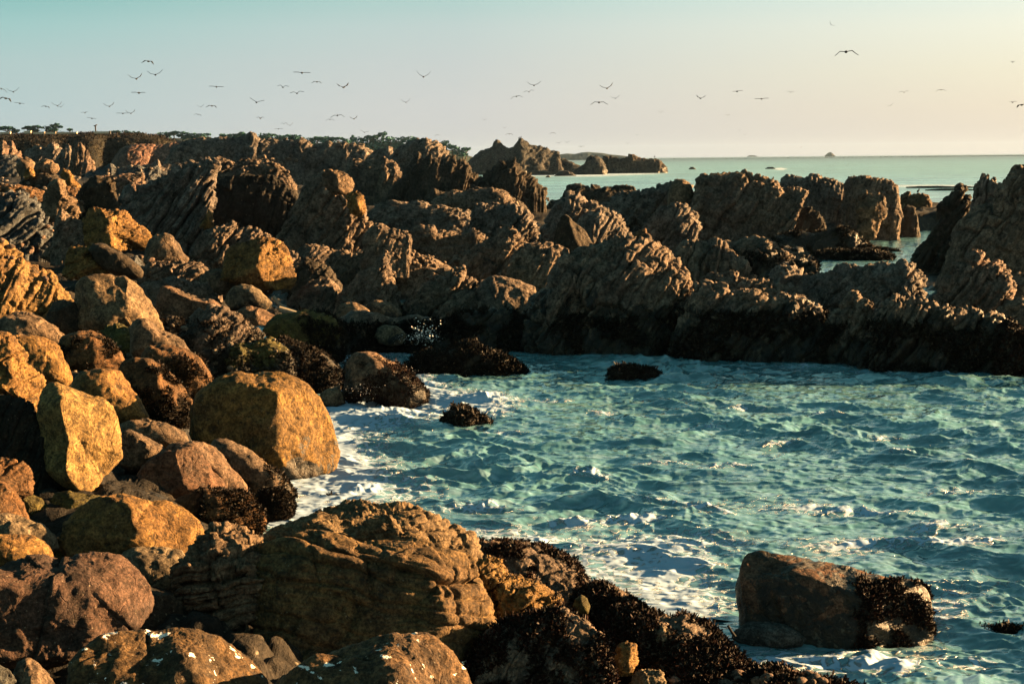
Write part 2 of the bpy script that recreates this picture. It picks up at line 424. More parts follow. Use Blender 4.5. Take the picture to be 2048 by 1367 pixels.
def ridge(pts, yb, D, tf, seed, kind, ang, amp=1.0, e=0.85, bx=None, lean=0.0, disp_R=None):
    P = np.array(pts, float)
    wpx = P[:, 0].max() - P[:, 0].min(); hpx = yb - P[:, 1].min()
    Hm = hpx * D / F
    T = tf * min(Hm, wpx * D / F / 1.6)
    xc = (P[:, 0].min() + P[:, 0].max()) / 2
    C, d, r, u, dist = frame(xc, yb, D + 0.6 * T)
    a, b = to_plane(pts, C, d, r, u); b = np.maximum(b, 0.02 * Hm)
    seg = np.hypot(np.diff(a), np.diff(b)); cl = np.concatenate([[0], np.cumsum(seg)])
    m = D / F * 2 / RES           # metres per vertex
    NC = int(np.clip(cl[-1] / m, 16, 420)); NF = int(np.clip(math.hypot(Hm, T * 0.6) / m, 10, 200)); NB = max(5, NF // 4)
    sv = np.linspace(0, cl[-1], NC + 1)
    A = np.interp(sv, cl, a); B = np.interp(sv, cl, b)
    Hx = B.max()
    Ts = T * np.sqrt(np.clip(B / Hx, 0.0, 1))
    Ts[0] *= 0.3; Ts[-1] *= 0.3
    k = max(2, NC // 25); ker = np.hanning(2 * k + 3); ker /= ker.sum()
    Ts = np.convolve(np.pad(Ts, k + 1, mode='edge'), ker, 'valid')
    Ts = Ts * (1 + 0.30 * noise(np.stack([A / (Hm * 0.7) + seed, A * 0, A * 0 + .5], 1), seed))
    v1 = np.concatenate([[-0.25], np.linspace(0, 1, NF + 1), 1 + np.linspace(0, 1, NB + 1)[1:]])
    V_, S_ = np.meshgrid(v1, np.arange(NC + 1), indexing='ij')
    ph = np.clip(V_, 0, 2) * math.pi / 2
    dep = np.sign(np.cos(ph)) * np.abs(np.cos(ph)) ** e * Ts[S_]
    hgt = np.abs(np.sin(ph)) ** e * B[S_]
    low = V_ < 0
    hgt = np.where(low, -0.3 * Hm, hgt); dep = np.where(low, Ts[S_] * 1.1, dep)
    A2 = A[S_]
    if bx:
        x0, _ = to_plane([(bx[0], yb), (bx[1], yb)], C, d, r, u)
        base = np.clip(A2, x0[0], x0[1]); w = np.clip(hgt / np.maximum(B[S_], 1e-6), 0, 1)
        A2 = base * (1 - w) + A2 * w
    A2 = A2 - lean * (B[S_] - hgt)        # lean: lower points shift left
    v = C + A2.ravel()[:, None] * r + hgt.ravel()[:, None] * u - dep.ravel()[:, None] * d
    nr, nc = V_.shape; idx = np.arange(nr * nc).reshape(nr, nc)
    q = np.stack([idx[:-1, :-1], idx[:-1, 1:], idx[1:, 1:], idx[1:, :-1]], -1).reshape(-1, 4)
    n = vnormals(v, q)
    mid = slice(0, nc * (NF // 2))
    if (n[mid] @ d).sum() > 0: q = q[:, ::-1]; n = -n
    R = (0.55 * min(Hm, wpx * D / F) if disp_R is None else disp_R)
    loc = v @ np.stack([r, d, u], 1)
    v = v + n * disp(loc, R, kind, seed, amp, ang)[:, None]
    return v, q, C, T
# ------------------------------------------------------------------ the rocks
SEED = [0]
def _pts(s): return [tuple(float(k) for k in w.split(',')) for w in s.split()]
def finish(name, label, v, q, C, D, tint, wet, guano, parent=None, cat='rock', group=None):
    o = mk(name, v, q, ROCK, loc=C, parent=parent)
    a, b = TINT[tint] if isinstance(tint, str) else tint
    if name == 'boulder': a, b = [x * k for x, k in zip(a, (.94, .87, .74))], [x * k for x, k in zip(b, (.94, .87, .74))]
    o['tint'] = [float(x) for x in a]; o['tint2'] = [float(x) for x in b]
    o['fscale'] = float(np.clip(300.0 / D, 1.0, 20.0)); o['wet'] = float(wet); o['guano'] = float(guano)
    if parent is None: tag(o, label, cat, group)
    else: o['label'] = label
    ROCKS[len(ROCKS)] = (o, v, q, C)
    return o
def depth(pts, yb, z):
    x = sum(p[0] for p in pts) / len(pts)
    zz = float(gz(x, yb)) if z is None else z
    return (5 - zz) * F / (yb - float(yh(x)))
def BO(label, s, yb=None, z=None, D=None, tf=0.85, tint='b', wet=-9, guano=2.0, e=0.8, cuts=None, amp=1.0, kind='B', ang=None, name='boulder', parent=None, dR=None, weed=None, group=None):
    SEED[0] += 1; p = _pts(s); rnd = random.Random(SEED[0] * 17)
    if yb is None: yb = max(y for x, y in p)
    if D is None: D = depth(p, yb, z)
    if cuts is None:
        cuts = [(rnd.uniform(.3, .9), rnd.uniform(-.2, .5), rnd.uniform(.4, .9), rnd.uniform(.72, .88)),
                (-rnd.uniform(.3, .9), rnd.uniform(-.2, .4), rnd.uniform(.5, .9), rnd.uniform(.75, .9)),
                (rnd.uniform(-.3, .3), rnd.uniform(.7, 1), rnd.uniform(.3, .7), rnd.uniform(.78, .92))]
    v, q, C, T = boulder(p, D, tf, SEED[0], e, cuts, amp, kind, ang, dR)
    o = finish(name, label, v, q, C, D, tint, wet, guano, parent, group=group)
    if weed: seaweed(o, v, q, **weed)
    return o
def RI(label, s, yb, kind='C', ang=40, z=None, D=None, tf=0.8, tint='b', wet=-9, amp=1.0, e=0.85, bx=None, lean=0.0, name='rock_outcrop', dR=None, weed=None, parent=None, guano=2.0, group=None, cat='rock'):
    SEED[0] += 1; p = _pts(s)
    if D is None: D = depth(p, yb, z)
    v, q, C, T = ridge(p, yb, D, tf, SEED[0], kind, ang, amp, e, bx, lean, dR)
    o = finish(name, label, v, q, C, D, tint, wet, guano, parent, cat=cat, group=group)
    if weed: seaweed(o, v, q, **weed)
    return o

def leaf_mat(name, cols):
    m, t, b = newmat(name)
    a = N(t, 'ShaderNodeAttribute'); a.attribute_type = 'GEOMETRY'; a.attribute_name = 'shade'
    r = ramp(t, [(i / (len(cols) - 1), c) for i, c in enumerate(cols)]); L(t, a.outputs['Fac'], r.inputs[0])
    L(t, r.outputs[0], b.inputs['Base Color']); b.inputs['Roughness'].default_value = 0.6
    b.inputs['Specular IOR Level'].default_value = 0.10
    return m
WEED = leaf_mat("seaweed", [(.003, .003, .0025), (.006, .005, .004), (.011, .006, .004), (.010, .008, .003), (.05, .022, .005)])
WEED_RED = leaf_mat("red_seaweed", [(.003, .0025, .002), (.007, .004, .003), (.020, .006, .004), (.012, .008, .003), (.07, .025, .006)])
def seaweed(host, v, q, n=3000, size=0.06, dens=2.4, zmax=1.0, zmin=-0.1, cover=0.5, mat=None, seed=1, nz=-2, box=None, raw=False):
    """ragged fronds rooted on the rock face, facing outwards"""
    rng = np.random.RandomState(SEED[0] * 13 + seed); n = int(n * dens); size = size * 0.60
    c = v[q].mean(1); a = v[q[:, 2]] - v[q[:, 0]]; b = v[q[:, 3]] - v[q[:, 1]]
    fn = np.cross(a, b); ar = np.linalg.norm(fn, axis=1); fn = fn / np.maximum(ar, 1e-9)[:, None]
    tocam = CAM - c; tocam /= np.linalg.norm(tocam, axis=1)[:, None]
    m = (c[:, 2] > zmin) & (c[:, 2] < zmax) & ((fn * tocam).sum(1) > -0.25) & (fn[:, 2] > nz)
    nn = fbm(c / (size * 14) + SEED[0], 3, 5)
    m &= nn > (0.5 - cover) * 1.6
    if box is not None:
        rel = (c - CAM); zz = rel @ _f; px = 1024 + F * (rel @ _r) / zz; py = 683.5 - F * (rel @ _u) / zz
        px = px + 45 * fbm(c / .25 if len(c) else c, 2, 77); py = py + 25 * fbm(c / .25 + 9, 2, 78)
        m &= (px > box[0]) & (px < box[2]) & (py > box[1]) & (py < box[3])
    if m.sum() < 5: return None
    w = ar * m; w = w / w.sum(); f = rng.choice(len(q), n, p=w)
    base = c[f] + rng.normal(0, size * 0.4, (n, 3)); nr = fn[f] + rng.normal(0, 0.75, (n, 3)) + np.array([0, 0, 0.25]); nr /= np.linalg.norm(nr, axis=1)[:, None]
    sd = np.cross(nr, rng.normal(0, 1, (n, 3))); sd /= np.linalg.norm(sd, axis=1)[:, None]
    ln = size * rng.uniform(0.5, 1.5, n)[:, None]; wd = ln * rng.uniform(0.09, 0.32, n)[:, None]
    bend = rng.normal(0, 0.35, (n, 3)) * ln
    p0 = base - sd * wd * .4; p1 = base + sd * wd * .4; p2 = base + nr * ln * .55 + sd * wd + bend * .4; p3 = base + nr * ln * .55 - sd * wd + bend * .4
    p4 = base + nr * ln + sd * wd * .7 + bend; p5 = base + nr * ln - sd * wd * .5 + bend
    vv = np.stack([p0, p1, p2, p3, p4, p5], 1).reshape(-1, 3)
    i = np.arange(n)[:, None] * 6
    qq = np.concatenate([i + np.array([[0, 1, 2, 3]]), i + np.array([[3, 2, 4, 5]])])
    sh = np.clip(0.35 + 0.25 * fbm(base / (size * 6), 2, 3) + rng.normal(0, .17, n), 0, 1)
    return tag(mk('seaweed', vv, qq, mat or WEED, parent=host, loc=np.array(host.location), attrs={'shade': np.repeat(sh, 6)}), kind='stuff')

# ---- far land
RI(None, "-260,352 -250,274 -100,271 0,269 20,268 50,267 80,267 120,267 160,267 190,267 215,267 224,269 245,269 262,268 285,268 300,270 320,272 335,277 350,284 365,292 378,300 392,312 410,322 420,330", 336, 'C', 5, D=230, tf=2.0, tint=((.05, .042, .026), (.03, .028, .02)), amp=.25, weed=dict(n=14000, size=.32, zmax=99, cover=.75), name='bluff')  # its frond cover is scrub, made by the seaweed function
RI(None, "215,345 228,315 240,298 255,290 275,287 300,288 330,288 350,284 380,280 400,277 440,277 480,282 520,300 540,335", 345, 'S', 70, D=205, tf=1.2, tint=((.36, .20, .15), (.28, .16, .12)), amp=.3, name='earth_bank')
RI(None, "560,330 600,292 640,288 700,286 760,288 830,290 880,296 910,303 945,314 1000,330", 325, 'C', 10, D=700, tf=2.0, tint=((.03, .06, .055), (.04, .06, .05)), amp=.1, name='far_headland')
RI(None, "-400,320 -300,276 -100,272 0,270 200,272 330,276 400,277 500,279 600,284 700,290 760,300 800,330", 326, 'C', 10, D=650, tf=2.0, tint=((.03, .05, .04), (.04, .055, .045)), amp=.1, name='wooded_slope')
RI(None, "1095,318 1115,309 1135,307 1150,308 1163,305 1175,304 1190,305 1205,306 1220,309 1235,310 1250,312 1275,315", 318, 'C', 10, D=2600, tf=2.0, tint=((.03, .06, .055), (.03, .05, .045)), amp=.12, name='distant_hill')
for o in list(scene.objects):
    if o.name.split('.')[0] in ('bluff', 'earth_bank', 'far_headland', 'wooded_slope', 'distant_hill'):
        tag(o, kind='structure')
        for k in ('label', 'category'):
            if k in o: del o[k]
RI("tall craggy islet with two dark birds on its summit", "905,350 925,338 935,325 950,310 965,300 978,297 985,293 987,282 993,280 1000,283 1008,291 1018,296 1028,293 1034,284 1040,276 1048,280 1058,288 1068,291 1080,292 1093,294 1100,299 1112,303 1118,318 1122,346", 350, 'C', 35, D=440, tf=.9, tint='i', name='sea_stack', wet=1.2, dR=3.2)
RI("pointed pinnacle with a lit right edge at the end of the tall islet", "1096,349 1102,318 1106,306 1112,300 1117,303 1121,318 1126,336 1129,347", 350, 'K', 85, D=428, tf=.8, tint='i', name='sea_stack', wet=.8, dR=2)
RI("low rocky saddle between the tall islet and the surf washed islet", "1118,346 1122,316 1132,318 1142,323 1155,329 1168,332 1180,345", 346, 'C', 20, D=450, tf=.8, tint='i', name='sea_stack', wet=1, dR=2)
RI("rounded islet with reddish right side and white surf at its gap", "1138,350 1150,338 1160,332 1170,325 1172,316 1182,311 1190,311 1198,314 1206,322 1212,335 1217,350", 349, 'C', 60, D=415, tf=.8, tint='i', name='sea_stack', wet=1.5, dR=2.5)
RI("long low islet tapering to the open sea with a bird on it", "1195,348 1203,330 1203,316 1212,311 1226,313 1240,316 1254,312 1258,308 1266,307 1274,312 1284,315 1300,316 1312,315 1320,320 1328,328 1336,337", 343, 'K', 80, D=440, tf=.6, tint='d', name='sea_stack', wet=1.5, dR=2.5)
RI("small dark reef at the foot of the tall islet", "1108,352 1115,344 1128,340 1140,342 1150,349 1152,353", 352, 'C', 20, D=390, tf=.8, tint='k', name='reef', wet=2)
RI("low reef wall in the surf left of the pinnacle islet", "1050,347 1062,341 1080,341 1095,343 1108,345", 348, 'C', 20, D=410, tf=.8, tint='k', name='reef', wet=2)
RI("small lone dark rock in the open sea", "1377,338 1381,334 1387,334 1392,338", 338.5, 'C', 20, z=0, tf=.7, tint='k', name='sea_rock', wet=3)
RI("tiny dark rock just off the craggy islet", "1091,354 1094,351 1098,351 1101,354", 354.5, 'C', 20, z=0, tf=.7, tint='k', name='sea_rock', wet=3)
RI("domed black rock standing on the horizon", "1649,312 1653,308 1657,305 1663,305 1667,309 1671,312", 311.8, 'C', 20, D=3800, tf=.7, tint='k', name='sea_rock', wet=30)
RI("flat sliver of rock on the horizon", "1494,312.6 1500,310.6 1508,310.8 1515,312.5", 312.8, 'C', 20, D=3800, tf=.7, tint='k', name='sea_rock', wet=30)
RI("flat dark rock awash beyond the right hand cliff", "1530,337 1536,334 1546,334 1551,337", 337.5, 'C', 20, z=0, tf=.7, tint='k', name='sea_rock', wet=30)

# ---- far left rocks below the bluff
RI("jagged red brown crag under the left end of the bluff", "-60,345 -40,285 -10,292 5,281 15,288 25,284 32,300 42,303 44,318 40,335", 345, 'C', 60, D=165, tf=.8, tint='p', dR=1.2)
RI("slanting grey crag left of the two standing pinnacles", "40,352 46,318 50,303 62,296 72,291 82,289 90,293 103,284 108,282 114,289 122,296 132,310 140,352", 352, 'S', 55, D=158, tf=.8, tint='f', dR=1.4)
RI("narrow pinnacle leaning against the tall standing stone", "102,352 112,318 122,298 130,287 138,287 142,298 150,322 160,352", 352, 'S', 75, D=148, tf=.8, tint='f', dR=1.2)
RI("tall blunt standing stone lit on its right edge", "138,352 143,320 145,295 152,285 160,283 167,288 169,300 169,325 167,352", 352, 'S', 88, D=144, tf=.8, tint='b', dR=1.3)
RI("small pale spike right of the tall standing stone", "162,352 168,318 171,300 178,303 183,316 189,325 192,340", 346, 'C', 80, D=142, tf=.8, tint='p')
RI("hazy bluish rock mass at the far left edge", "-60,372 -50,318 -10,312 10,308 25,309 42,316 62,330 70,348 74,368", 368, 'S', 30, D=135, tf=.8, tint='s', dR=1.2)
RI("low grey ridge right of the standing stones", "150,378 168,352 180,343 205,335 222,326 235,338 252,343 260,335 275,328 290,335 305,332 315,330 322,340 345,350 360,372", 378, 'C', 40, D=128, tf=.8, tint='s', dR=.9)
RI("broken rubble ridge on the beach below the earth bank", "190,352 220,338 250,332 300,330 316,318 322,330 360,325 400,322 420,335 450,350", 352, 'C', 20, D=150, tf=.8, tint='f', dR=.8)
RI("jagged pale brown ridge of crags across the cove", "300,350 320,338 330,322 342,300 352,290 368,284 385,280 396,275 404,271 412,275 420,274 430,277 441,271 452,272 460,277 470,275 480,273 490,271 498,266 505,263 512,268 520,278 528,300 540,345", 348, 'C', 65, D=175, tf=.5, tint=((.30, .24, .20), (.18, .16, .15)), dR=1.3)
RI("second jagged ridge with a dark cave mouth in its middle", "505,348 515,300 520,278 535,276 548,277 560,280 572,276 585,279 598,277 607,276 616,279 625,286 640,286 655,283 668,285 680,284 690,282 700,290 712,286 722,289 735,296 745,303 758,310 768,318 772,345", 348, 'C', 60, D=165, tf=.5, tint=((.30, .24, .20), (.18, .16, .15)), dR=1.5)
RI("rounded dark knoll left of the conical crag", "733,335 740,310 748,303 760,298 772,296 777,292 784,294 788,305 800,335", 338, 'C', 30, D=158, tf=.6, tint=((.30, .24, .20), (.18, .16, .15)), dR=1.2)
RI("conical crag of stacked rocks in front of the far trees", "765,345 775,316 788,305 795,292 808,288 820,281 832,277 842,276 852,275 860,279 868,280 876,279 880,290 890,297 896,305 898,318 902,345", 345, 'C', 50, D=150, tf=.7, tint=((.30, .24, .20), (.18, .16, .15)), dR=1.7)

# ---- left middle distance rock pile
RI("rust coloured low ledge at the left edge", "-60,400 -40,372 0,370 30,367 60,372 100,385 110,395", 402, 'S', 5, tf=.8, tint='o', name='rock_ledge')
BO("round topped boulder crowning the small pile", "35,345 33,330 40,318 52,314 62,318 70,326 66,338 52,350 44,362", D=84, tint='b')
BO("oval boulder second in line on the small pile", "64,342 70,328 80,321 92,318 104,321 109,328 98,336 80,345", D=86, tint='b')
BO("smooth round ended boulder at the right of the small pile", "82,346 84,335 92,328 105,324 117,329 120,338 115,346 104,348", D=83, tint='b')
BO("wedge stone lit on its slanting top in the small pile", "47,362 50,340 58,332 66,338 74,347 64,358", D=82, tint='g', kind='C')
RI("dark slab carrying the small pile of boulders", "36,392 40,368 45,352 58,350 72,343 92,342 110,345 118,356 122,368 126,385", 385, 'C', 20, D=82.5, tf=.8, tint='d')
BO("golden tooth shaped rock right of the small pile", "118,372 119,350 126,337 138,338 146,350 154,364 162,374 150,380", D=82, tint='g', kind='C')
RI("flat golden ledge beneath the tooth shaped rock", "50,402 62,388 85,377 110,372 130,372 150,375 166,380 168,392 150,402", 404, 'C', 10, D=80, tf=.8, tint='o')
BO("hooded boulder with a bright patch on its shoulder", "78,438 82,405 88,385 98,368 112,355 124,357 130,370 136,388 150,396 166,402 170,425 150,445 110,448", yb=445, tint='b', tf=.8, kind='C', dR=.5, cuts=[(.75, .45, .5, .62), (-.4, .1, .9, .8), (.2, -.1, 1, .8)])
BO("dark triangular rock with a pale crumbly crest", "143,425 150,392 165,372 180,358 196,350 208,354 222,356 230,366 238,388 245,412 235,440 190,445 155,440", yb=438, tint='d', tf=.7, kind='C', dR=.7)
RI("blue grey layered outcrop at the left edge", "-60,505 -40,402 -10,392 10,386 30,385 50,388 66,394 80,402 84,420 98,440 112,460 125,480 135,505", 512, 'S', 38, z=None, tf=.7, tint='s', dR=1.3)
RI("low pale ridge lit along its top behind the dark triangular rock", "140,402 160,385 172,372 180,362 200,352 225,347 250,348 285,346 290,360 300,400", 400, 'C', 20, D=88, tf=.6, tint='p')
RI("squat block left of the gold faced boulder", "102,505 108,470 112,440 122,419 135,428 150,436 165,445 172,470 175,505", 505, 'C', 50, tf=.7, tint='b', z=1.95, dR=.5)
BO("gold faced boulder with a black left side below the great slab", "140,495 147,470 158,445 172,428 184,415 200,414 214,419 232,416 250,418 262,432 274,448 290,455 303,468 306,482 298,498 240,505 180,508", yb=500, z=2.0, tint='g', tf=.75, kind='C', dR=.45, amp=.8, cuts=[(.72, .1, .62, .50), (-.75, .25, .5, .62), (.05, .85, .5, .75), (-.1, 0, 1, .85)])

# ---- the great slab and its neighbours
RI("great slanting slab of banded grey rock", "228,492 236,430 242,392 250,376 275,366 300,358 330,345 365,330 385,318 405,313 420,316 432,312 442,322 436,345 428,380 425,420 424,470", 496, 'S', 58, D=58, z=None, tf=.55, tint='f', dR=1.9, amp=.9, lean=.25, bx=(225, 440))
RI("back of the great slab coloured dark for overhang shade", "416,472 420,400 432,362 455,350 485,346 515,348 545,352 572,366 592,388 606,415 616,472", 466, 'C', 75, D=62.6, tf=.2, tint=((.06,.05,.042),(.035,.03,.026)), dR=1.1, amp=.8)  # dark tint paints the overhang's shade onto this rock
RI("crumbled crest stones along the top of the great slab", "392,470 402,340 415,316 432,311 446,314 458,319 470,321 482,317 500,314 512,316 524,319 536,321 550,326 566,334 578,345 592,372 604,470", 470, 'C', 30, D=64.5, tf=.35, tint='b', dR=.8)
BO("brightly lit splinter in the shadow under the great slab", "398,455 410,432 418,416 425,428 430,445 425,458 408,460", D=57, tint='g', kind='C')
RI("tumbled brown crag right of the great slab", "548,510 556,470 575,430 596,392 612,365 628,350 648,342 664,347 684,352 698,362 706,380 715,392 728,402 735,425 742,440 752,470 758,520", 512, 'C', 55, D=57.5, tf=.55, tint='b', dR=1.1, bx=(548, 770))
BO("rounded block topping the tumbled brown crag", "645,372 644,350 652,339 668,338 688,343 702,354 709,372 706,388 690,392 665,388", D=55.5, tint='b', tf=.8, kind='C', dR=.55, amp=.7)
BO("upright block on the right edge of the tumbled crag", "692,412 690,392 700,382 716,382 728,392 733,412 730,430 716,434 700,428", D=55, tint='g', tf=.8, kind='C', dR=.5, amp=.7)
RI("square shouldered block with a sunlit end", "722,528 728,480 736,455 750,447 765,447 780,452 800,457 817,464 822,482 821,528", 530, 'C', 70, D=50, tf=.7, tint='b', dR=.55, bx=(720, 818))
RI("brown banded ridge rising in front of the great slab", "368,530 385,500 396,478 410,462 430,452 452,447 468,446 482,452 500,452 520,458 540,470 556,485 575,500 600,510 620,535", 540, 'S', 50, tf=.7, tint='b', dR=.8, z=1.3)
RI("lumpy ridge running right of the gold boulder", "560,570 580,520 600,498 622,488 650,492 672,500 688,498 705,505 730,500 755,508 775,520 790,550 795,575", 580, 'C', 45, tf=.7, tint='b', dR=.6)
RI("dark lumpy rocks right of the yellow footed boulder", "575,600 580,560 596,530 612,515 630,522 650,530 668,545 680,565 700,600", 605, 'C', 45, tf=.7, tint='d', dR=.5)
BO("yellow footed boulder with a bright gold face", "440,560 446,520 456,498 474,486 500,480 520,476 545,474 562,480 576,498 585,520 592,548 594,566 585,578 540,582 480,575", yb=575, z=1.4, tint='g', tf=.8, kind='C', dR=.4, amp=.85, cuts=[(.78, .15, .55, .55), (-.5, .45, .6, .68), (.1, .9, .4, .8)])
BO("isolated round domed boulder below the gold faced boulder", "284,525 288,502 298,480 312,469 330,467 344,471 356,486 366,502 378,518 372,530 330,536 295,534", yb=530, z=1.75, tint='b', e=.9, cuts=[(.8, .3, .3, .86)])
BO("small lit boulder with a blunt point at the left", "80,515 92,498 104,488 116,488 128,498 136,508 128,518 100,522", yb=520, tint='p')
BO("ribbed golden boulder beside the long dark one", "124,552 128,530 130,508 138,495 156,490 178,490 192,500 206,514 220,528 226,544 215,556 170,560 140,560", yb=556, z=1.6, tint='g', kind='S', ang=25, dR=.55, amp=.7, tf=.8)
BO("long dark smooth boulder sloping down to the right", "176,500 186,487 202,486 222,494 240,502 258,516 275,530 287,545 286,556 262,558 235,552 208,535 190,520", yb=556, z=1.6, tint='d', cuts=[(.3, .9, .3, .8)])
RI("grey slab in shadow behind the domed boulder", "235,535 245,520 260,512 275,512 285,525 296,545", 545, 'C', 30, tf=.7, tint='s')
RI("fractured ledge with pebbles on top", "270,575 285,535 300,522 330,520 355,525 385,520 405,528 430,545 445,575", 585, 'S', 35, tf=.8, tint='b', dR=.5, name='rock_ledge')
RI("dark ridge between the domed boulder and the gold boulder", "355,560 372,520 390,500 415,498 435,510 452,530 460,565", 570, 'S', 35, tf=.7, tint='b', dR=.6)

# ---- left golden cluster
RI("golden broken outcrop at the left edge of the shore", "-80,640 -60,490 -20,478 0,477 12,488 30,494 45,503 50,516 60,528 74,535 90,543 104,545 116,556 128,572 140,590 152,612 158,640", 645, 'C', 60, tf=.7, tint='g', dR=.85, amp=.7, z=1.25)
BO("pointed golden block lowest in the broken left outcrop", "-40,625 -30,570 -5,548 12,552 28,572 42,596 50,612 42,625 15,632", yb=628, z=1.2, tint='g', kind='C', dR=.5, amp=.5, cuts=[(.7,.2,.6,.6),(-.5,.4,.7,.7)])
BO("grey boulder with a lit cap at the left edge", "-30,682 -15,650 5,632 30,624 60,625 82,632 96,645 118,658 134,672 128,685 90,694 40,692 0,690", yb=690, z=1.15, tint='b', cuts=[(0, 1, .35, .72)], tf=.8)
BO("dark brown boulder wedged left of the big pale boulder", "88,664 94,628 106,606 128,600 150,604 162,625 165,650 150,672 118,676", yb=672, tint='d')
BO("big pale boulder with a faint white vein across its face", "150,655 150,610 149,585 152,568 166,556 190,550 220,548 250,550 266,560 284,578 298,600 312,625 324,648 327,664 308,672 275,662 240,660 205,676 170,670", yb=668, z=1.2, tint=((.34, .25, .165), (.27, .20, .14)), tf=.8, cuts=[(.85, .15, .45, .60), (-.2, .5, .8, .72), (-.9, 0, .5, .85)], amp=.8)
RI("knobbly ledge with pebbles right of the big pale boulder", "255,620 270,580 290,565 320,560 345,552 375,560 400,563 420,570 435,590 450,620", 622, 'C', 30, tf=.8, tint='b', dR=.35, name='rock_ledge')
BO("long low boulder lying behind the weedy mound", "314,628 314,592 320,572 336,570 360,580 385,592 415,598 436,606 450,618 440,640 400,650 350,646 320,640", yb=648, z=1.0, tint='p', cuts=[(.25, 1, .25, .55), (0, -.2, 1, .8)], tf=.7)
BO("smooth round boulder left of the twin rounded pair", "396,574 400,556 412,543 430,538 448,540 462,550 471,568 468,584 440,592 410,590", yb=592, z=1.15, tint='b', e=.95, cuts=[])
BO("smooth sloping boulder with a gold right rim", "452,562 460,542 474,531 492,528 510,530 526,541 540,558 550,576 545,588 510,592 470,584", yb=592, z=1.15, tint='o', e=.9, cuts=[(.3, .8, .3, .85)])
BO("low rounded boulder with dark weed round its foot", "450,604 456,586 466,574 484,568 505,570 520,578 534,592 546,606 530,622 490,624 462,620", yb=622, z=.9, tint='w', e=.9, cuts=[], wet=1.12)
BO("low flat boulder beside the driftwood", "460,636 476,620 500,612 520,615 540,625 556,634 548,650 510,654 475,650", yb=652, z=.6, tint='p', wet=.75)
RI("crumbly pebble covered mound left of the sloping cone boulder", "190,700 200,662 214,650 232,646 252,650 264,660 275,690", 700, 'C', 30, tf=.8, tint='m', dR=.3)
RI("weedy rubble between the pale boulder and the dark mound", "310,670 318,640 335,632 352,630 370,640 385,660 392,690", 690, 'C', 40, tf=.8, tint='d', dR=.25, weed=dict(n=1500, size=.07, zmax=3, cover=.6))
BO("smooth cone topped boulder trailing down to the right", "258,705 258,675 264,652 276,641 292,639 306,646 320,662 345,670 366,682 380,700 378,716 340,722 300,722 272,716", yb=716, z=1.1, tint='b', cuts=[(.5, .6, .4, .82)], tf=.8)
BO("orange boulder half in shadow behind the weed strip", "110,712 116,688 128,672 150,662 178,661 200,668 226,684 248,704 252,725 235,742 180,745 130,738", yb=742, z=1.1, tint='o', cuts=[(.3, .9, .3, .8)], weed=dict(n=1400, size=.05, zmax=3, cover=.45, box=(120, 676, 235, 720)))
BO("big golden boulder with a long groove near its edge", "10,728 14,690 30,671 58,669 84,673 108,685 126,705 137,732 141,758 136,774 112,774 80,762 40,758", yb=770, z=1.25, tint='g', e=.85, cuts=[(.6, .55, .4, .78), (-.1, .2, 1, .85)], tf=.8)
BO("weed draped boulder stepping down behind the huge round one", "276,730 282,706 296,692 320,690 350,694 372,700 396,716 418,742 432,770 428,796 400,808 350,800 305,780 282,755", yb=805, z=.75, tint='o', cuts=[(.1, 1, .3, .72)], weed=dict(n=2600, size=.055, zmax=3, cover=.5, box=(300, 712, 440, 810)))
BO("dark weed covered boulder left of the weed draped one", "232,770 238,738 250,722 272,716 300,718 326,728 348,752 370,775 388,802 384,830 340,842 290,838 250,818", yb=838, z=.8, tint='o', tf=.8, weed=dict(n=4200, size=.05, zmax=3, cover=.62, box=(255, 730, 400, 845)))
BO("gold speckled boulder with an orange crown", "142,782 152,758 168,745 190,738 215,738 238,746 256,765 270,785 284,808 299,834 292,848 255,852 205,840 165,815", yb=848, z=1.0, tint='g', cuts=[(.55, .5, .5, .80)], wet=-9, tf=.85)
BO("black weedy boulder in the dark hollow", "262,812 272,785 290,772 318,772 345,782 368,800 384,822 378,850 330,856 285,850", yb=852, z=.7, tint='k', weed=dict(n=2600, size=.05, zmax=3, cover=.7))
BO("golden blocky cliff boulder at the left edge", "-90,860 -90,672 -20,662 4,662 22,668 38,682 50,702 56,730 72,742 86,754 94,772 96,792 80,812 70,835 40,800 0,792 -40,820", yb=862, z=1.6, tint='g', kind='C', dR=.3, amp=.8, tf=.8, cuts=[(.75, .3, .55, .66), (-.1, .35, 1, .72)])
BO("cube shaped gold boulder pitted with black holes", "74,835 80,795 92,772 112,764 140,774 172,786 205,796 226,812 236,832 239,870 244,912 226,932 205,955 192,985 170,990 130,972 95,940 80,890", yb=985, z=1.05, tint=((.46, .31, .13), (.40, .27, .11)), kind='B', dR=.45, amp=.9, tf=.9, e=.75, cuts=[(.72, .0, .69, .40), (-.72, -.02, .69, .78), (.05, 1, .30, .72)])
RI("rock wall coloured black for the shade under the golden cliff boulder", "-90,960 -80,800 -20,785 20,790 60,800 90,830 100,880 120,960 130,985", 985, 'C', 70, z=1.1, tf=.25, tint='k', dR=.3)  # black tint stands in for the cave's shade below the boulder
BO("red brown angular boulder at the left edge", "-60,985 -50,925 -10,914 25,914 48,922 60,936 66,962 64,986 40,1000 0,1004", yb=1000, z=1.45, tint='o', kind='C', dR=.35, amp=.6)
BO("smooth orange boulder cut by the left edge", "-80,1050 -70,980 -20,962 8,963 30,980 48,1004 58,1030 58,1046 30,1058 -20,1062", yb=1058, z=1.4, tint='o')
BO("small mossy green boulder in the gap", "20,1035 24,1000 40,985 62,988 84,1000 98,1020 92,1045 50,1052", yb=1045, z=1.1, tint='m')
BO("mossy brown boulder under the cube shaped one", "98,1030 100,1000 112,984 140,980 170,984 200,992 215,1015 200,1045 140,1052", yb=1045, z=1.05, tint='m')
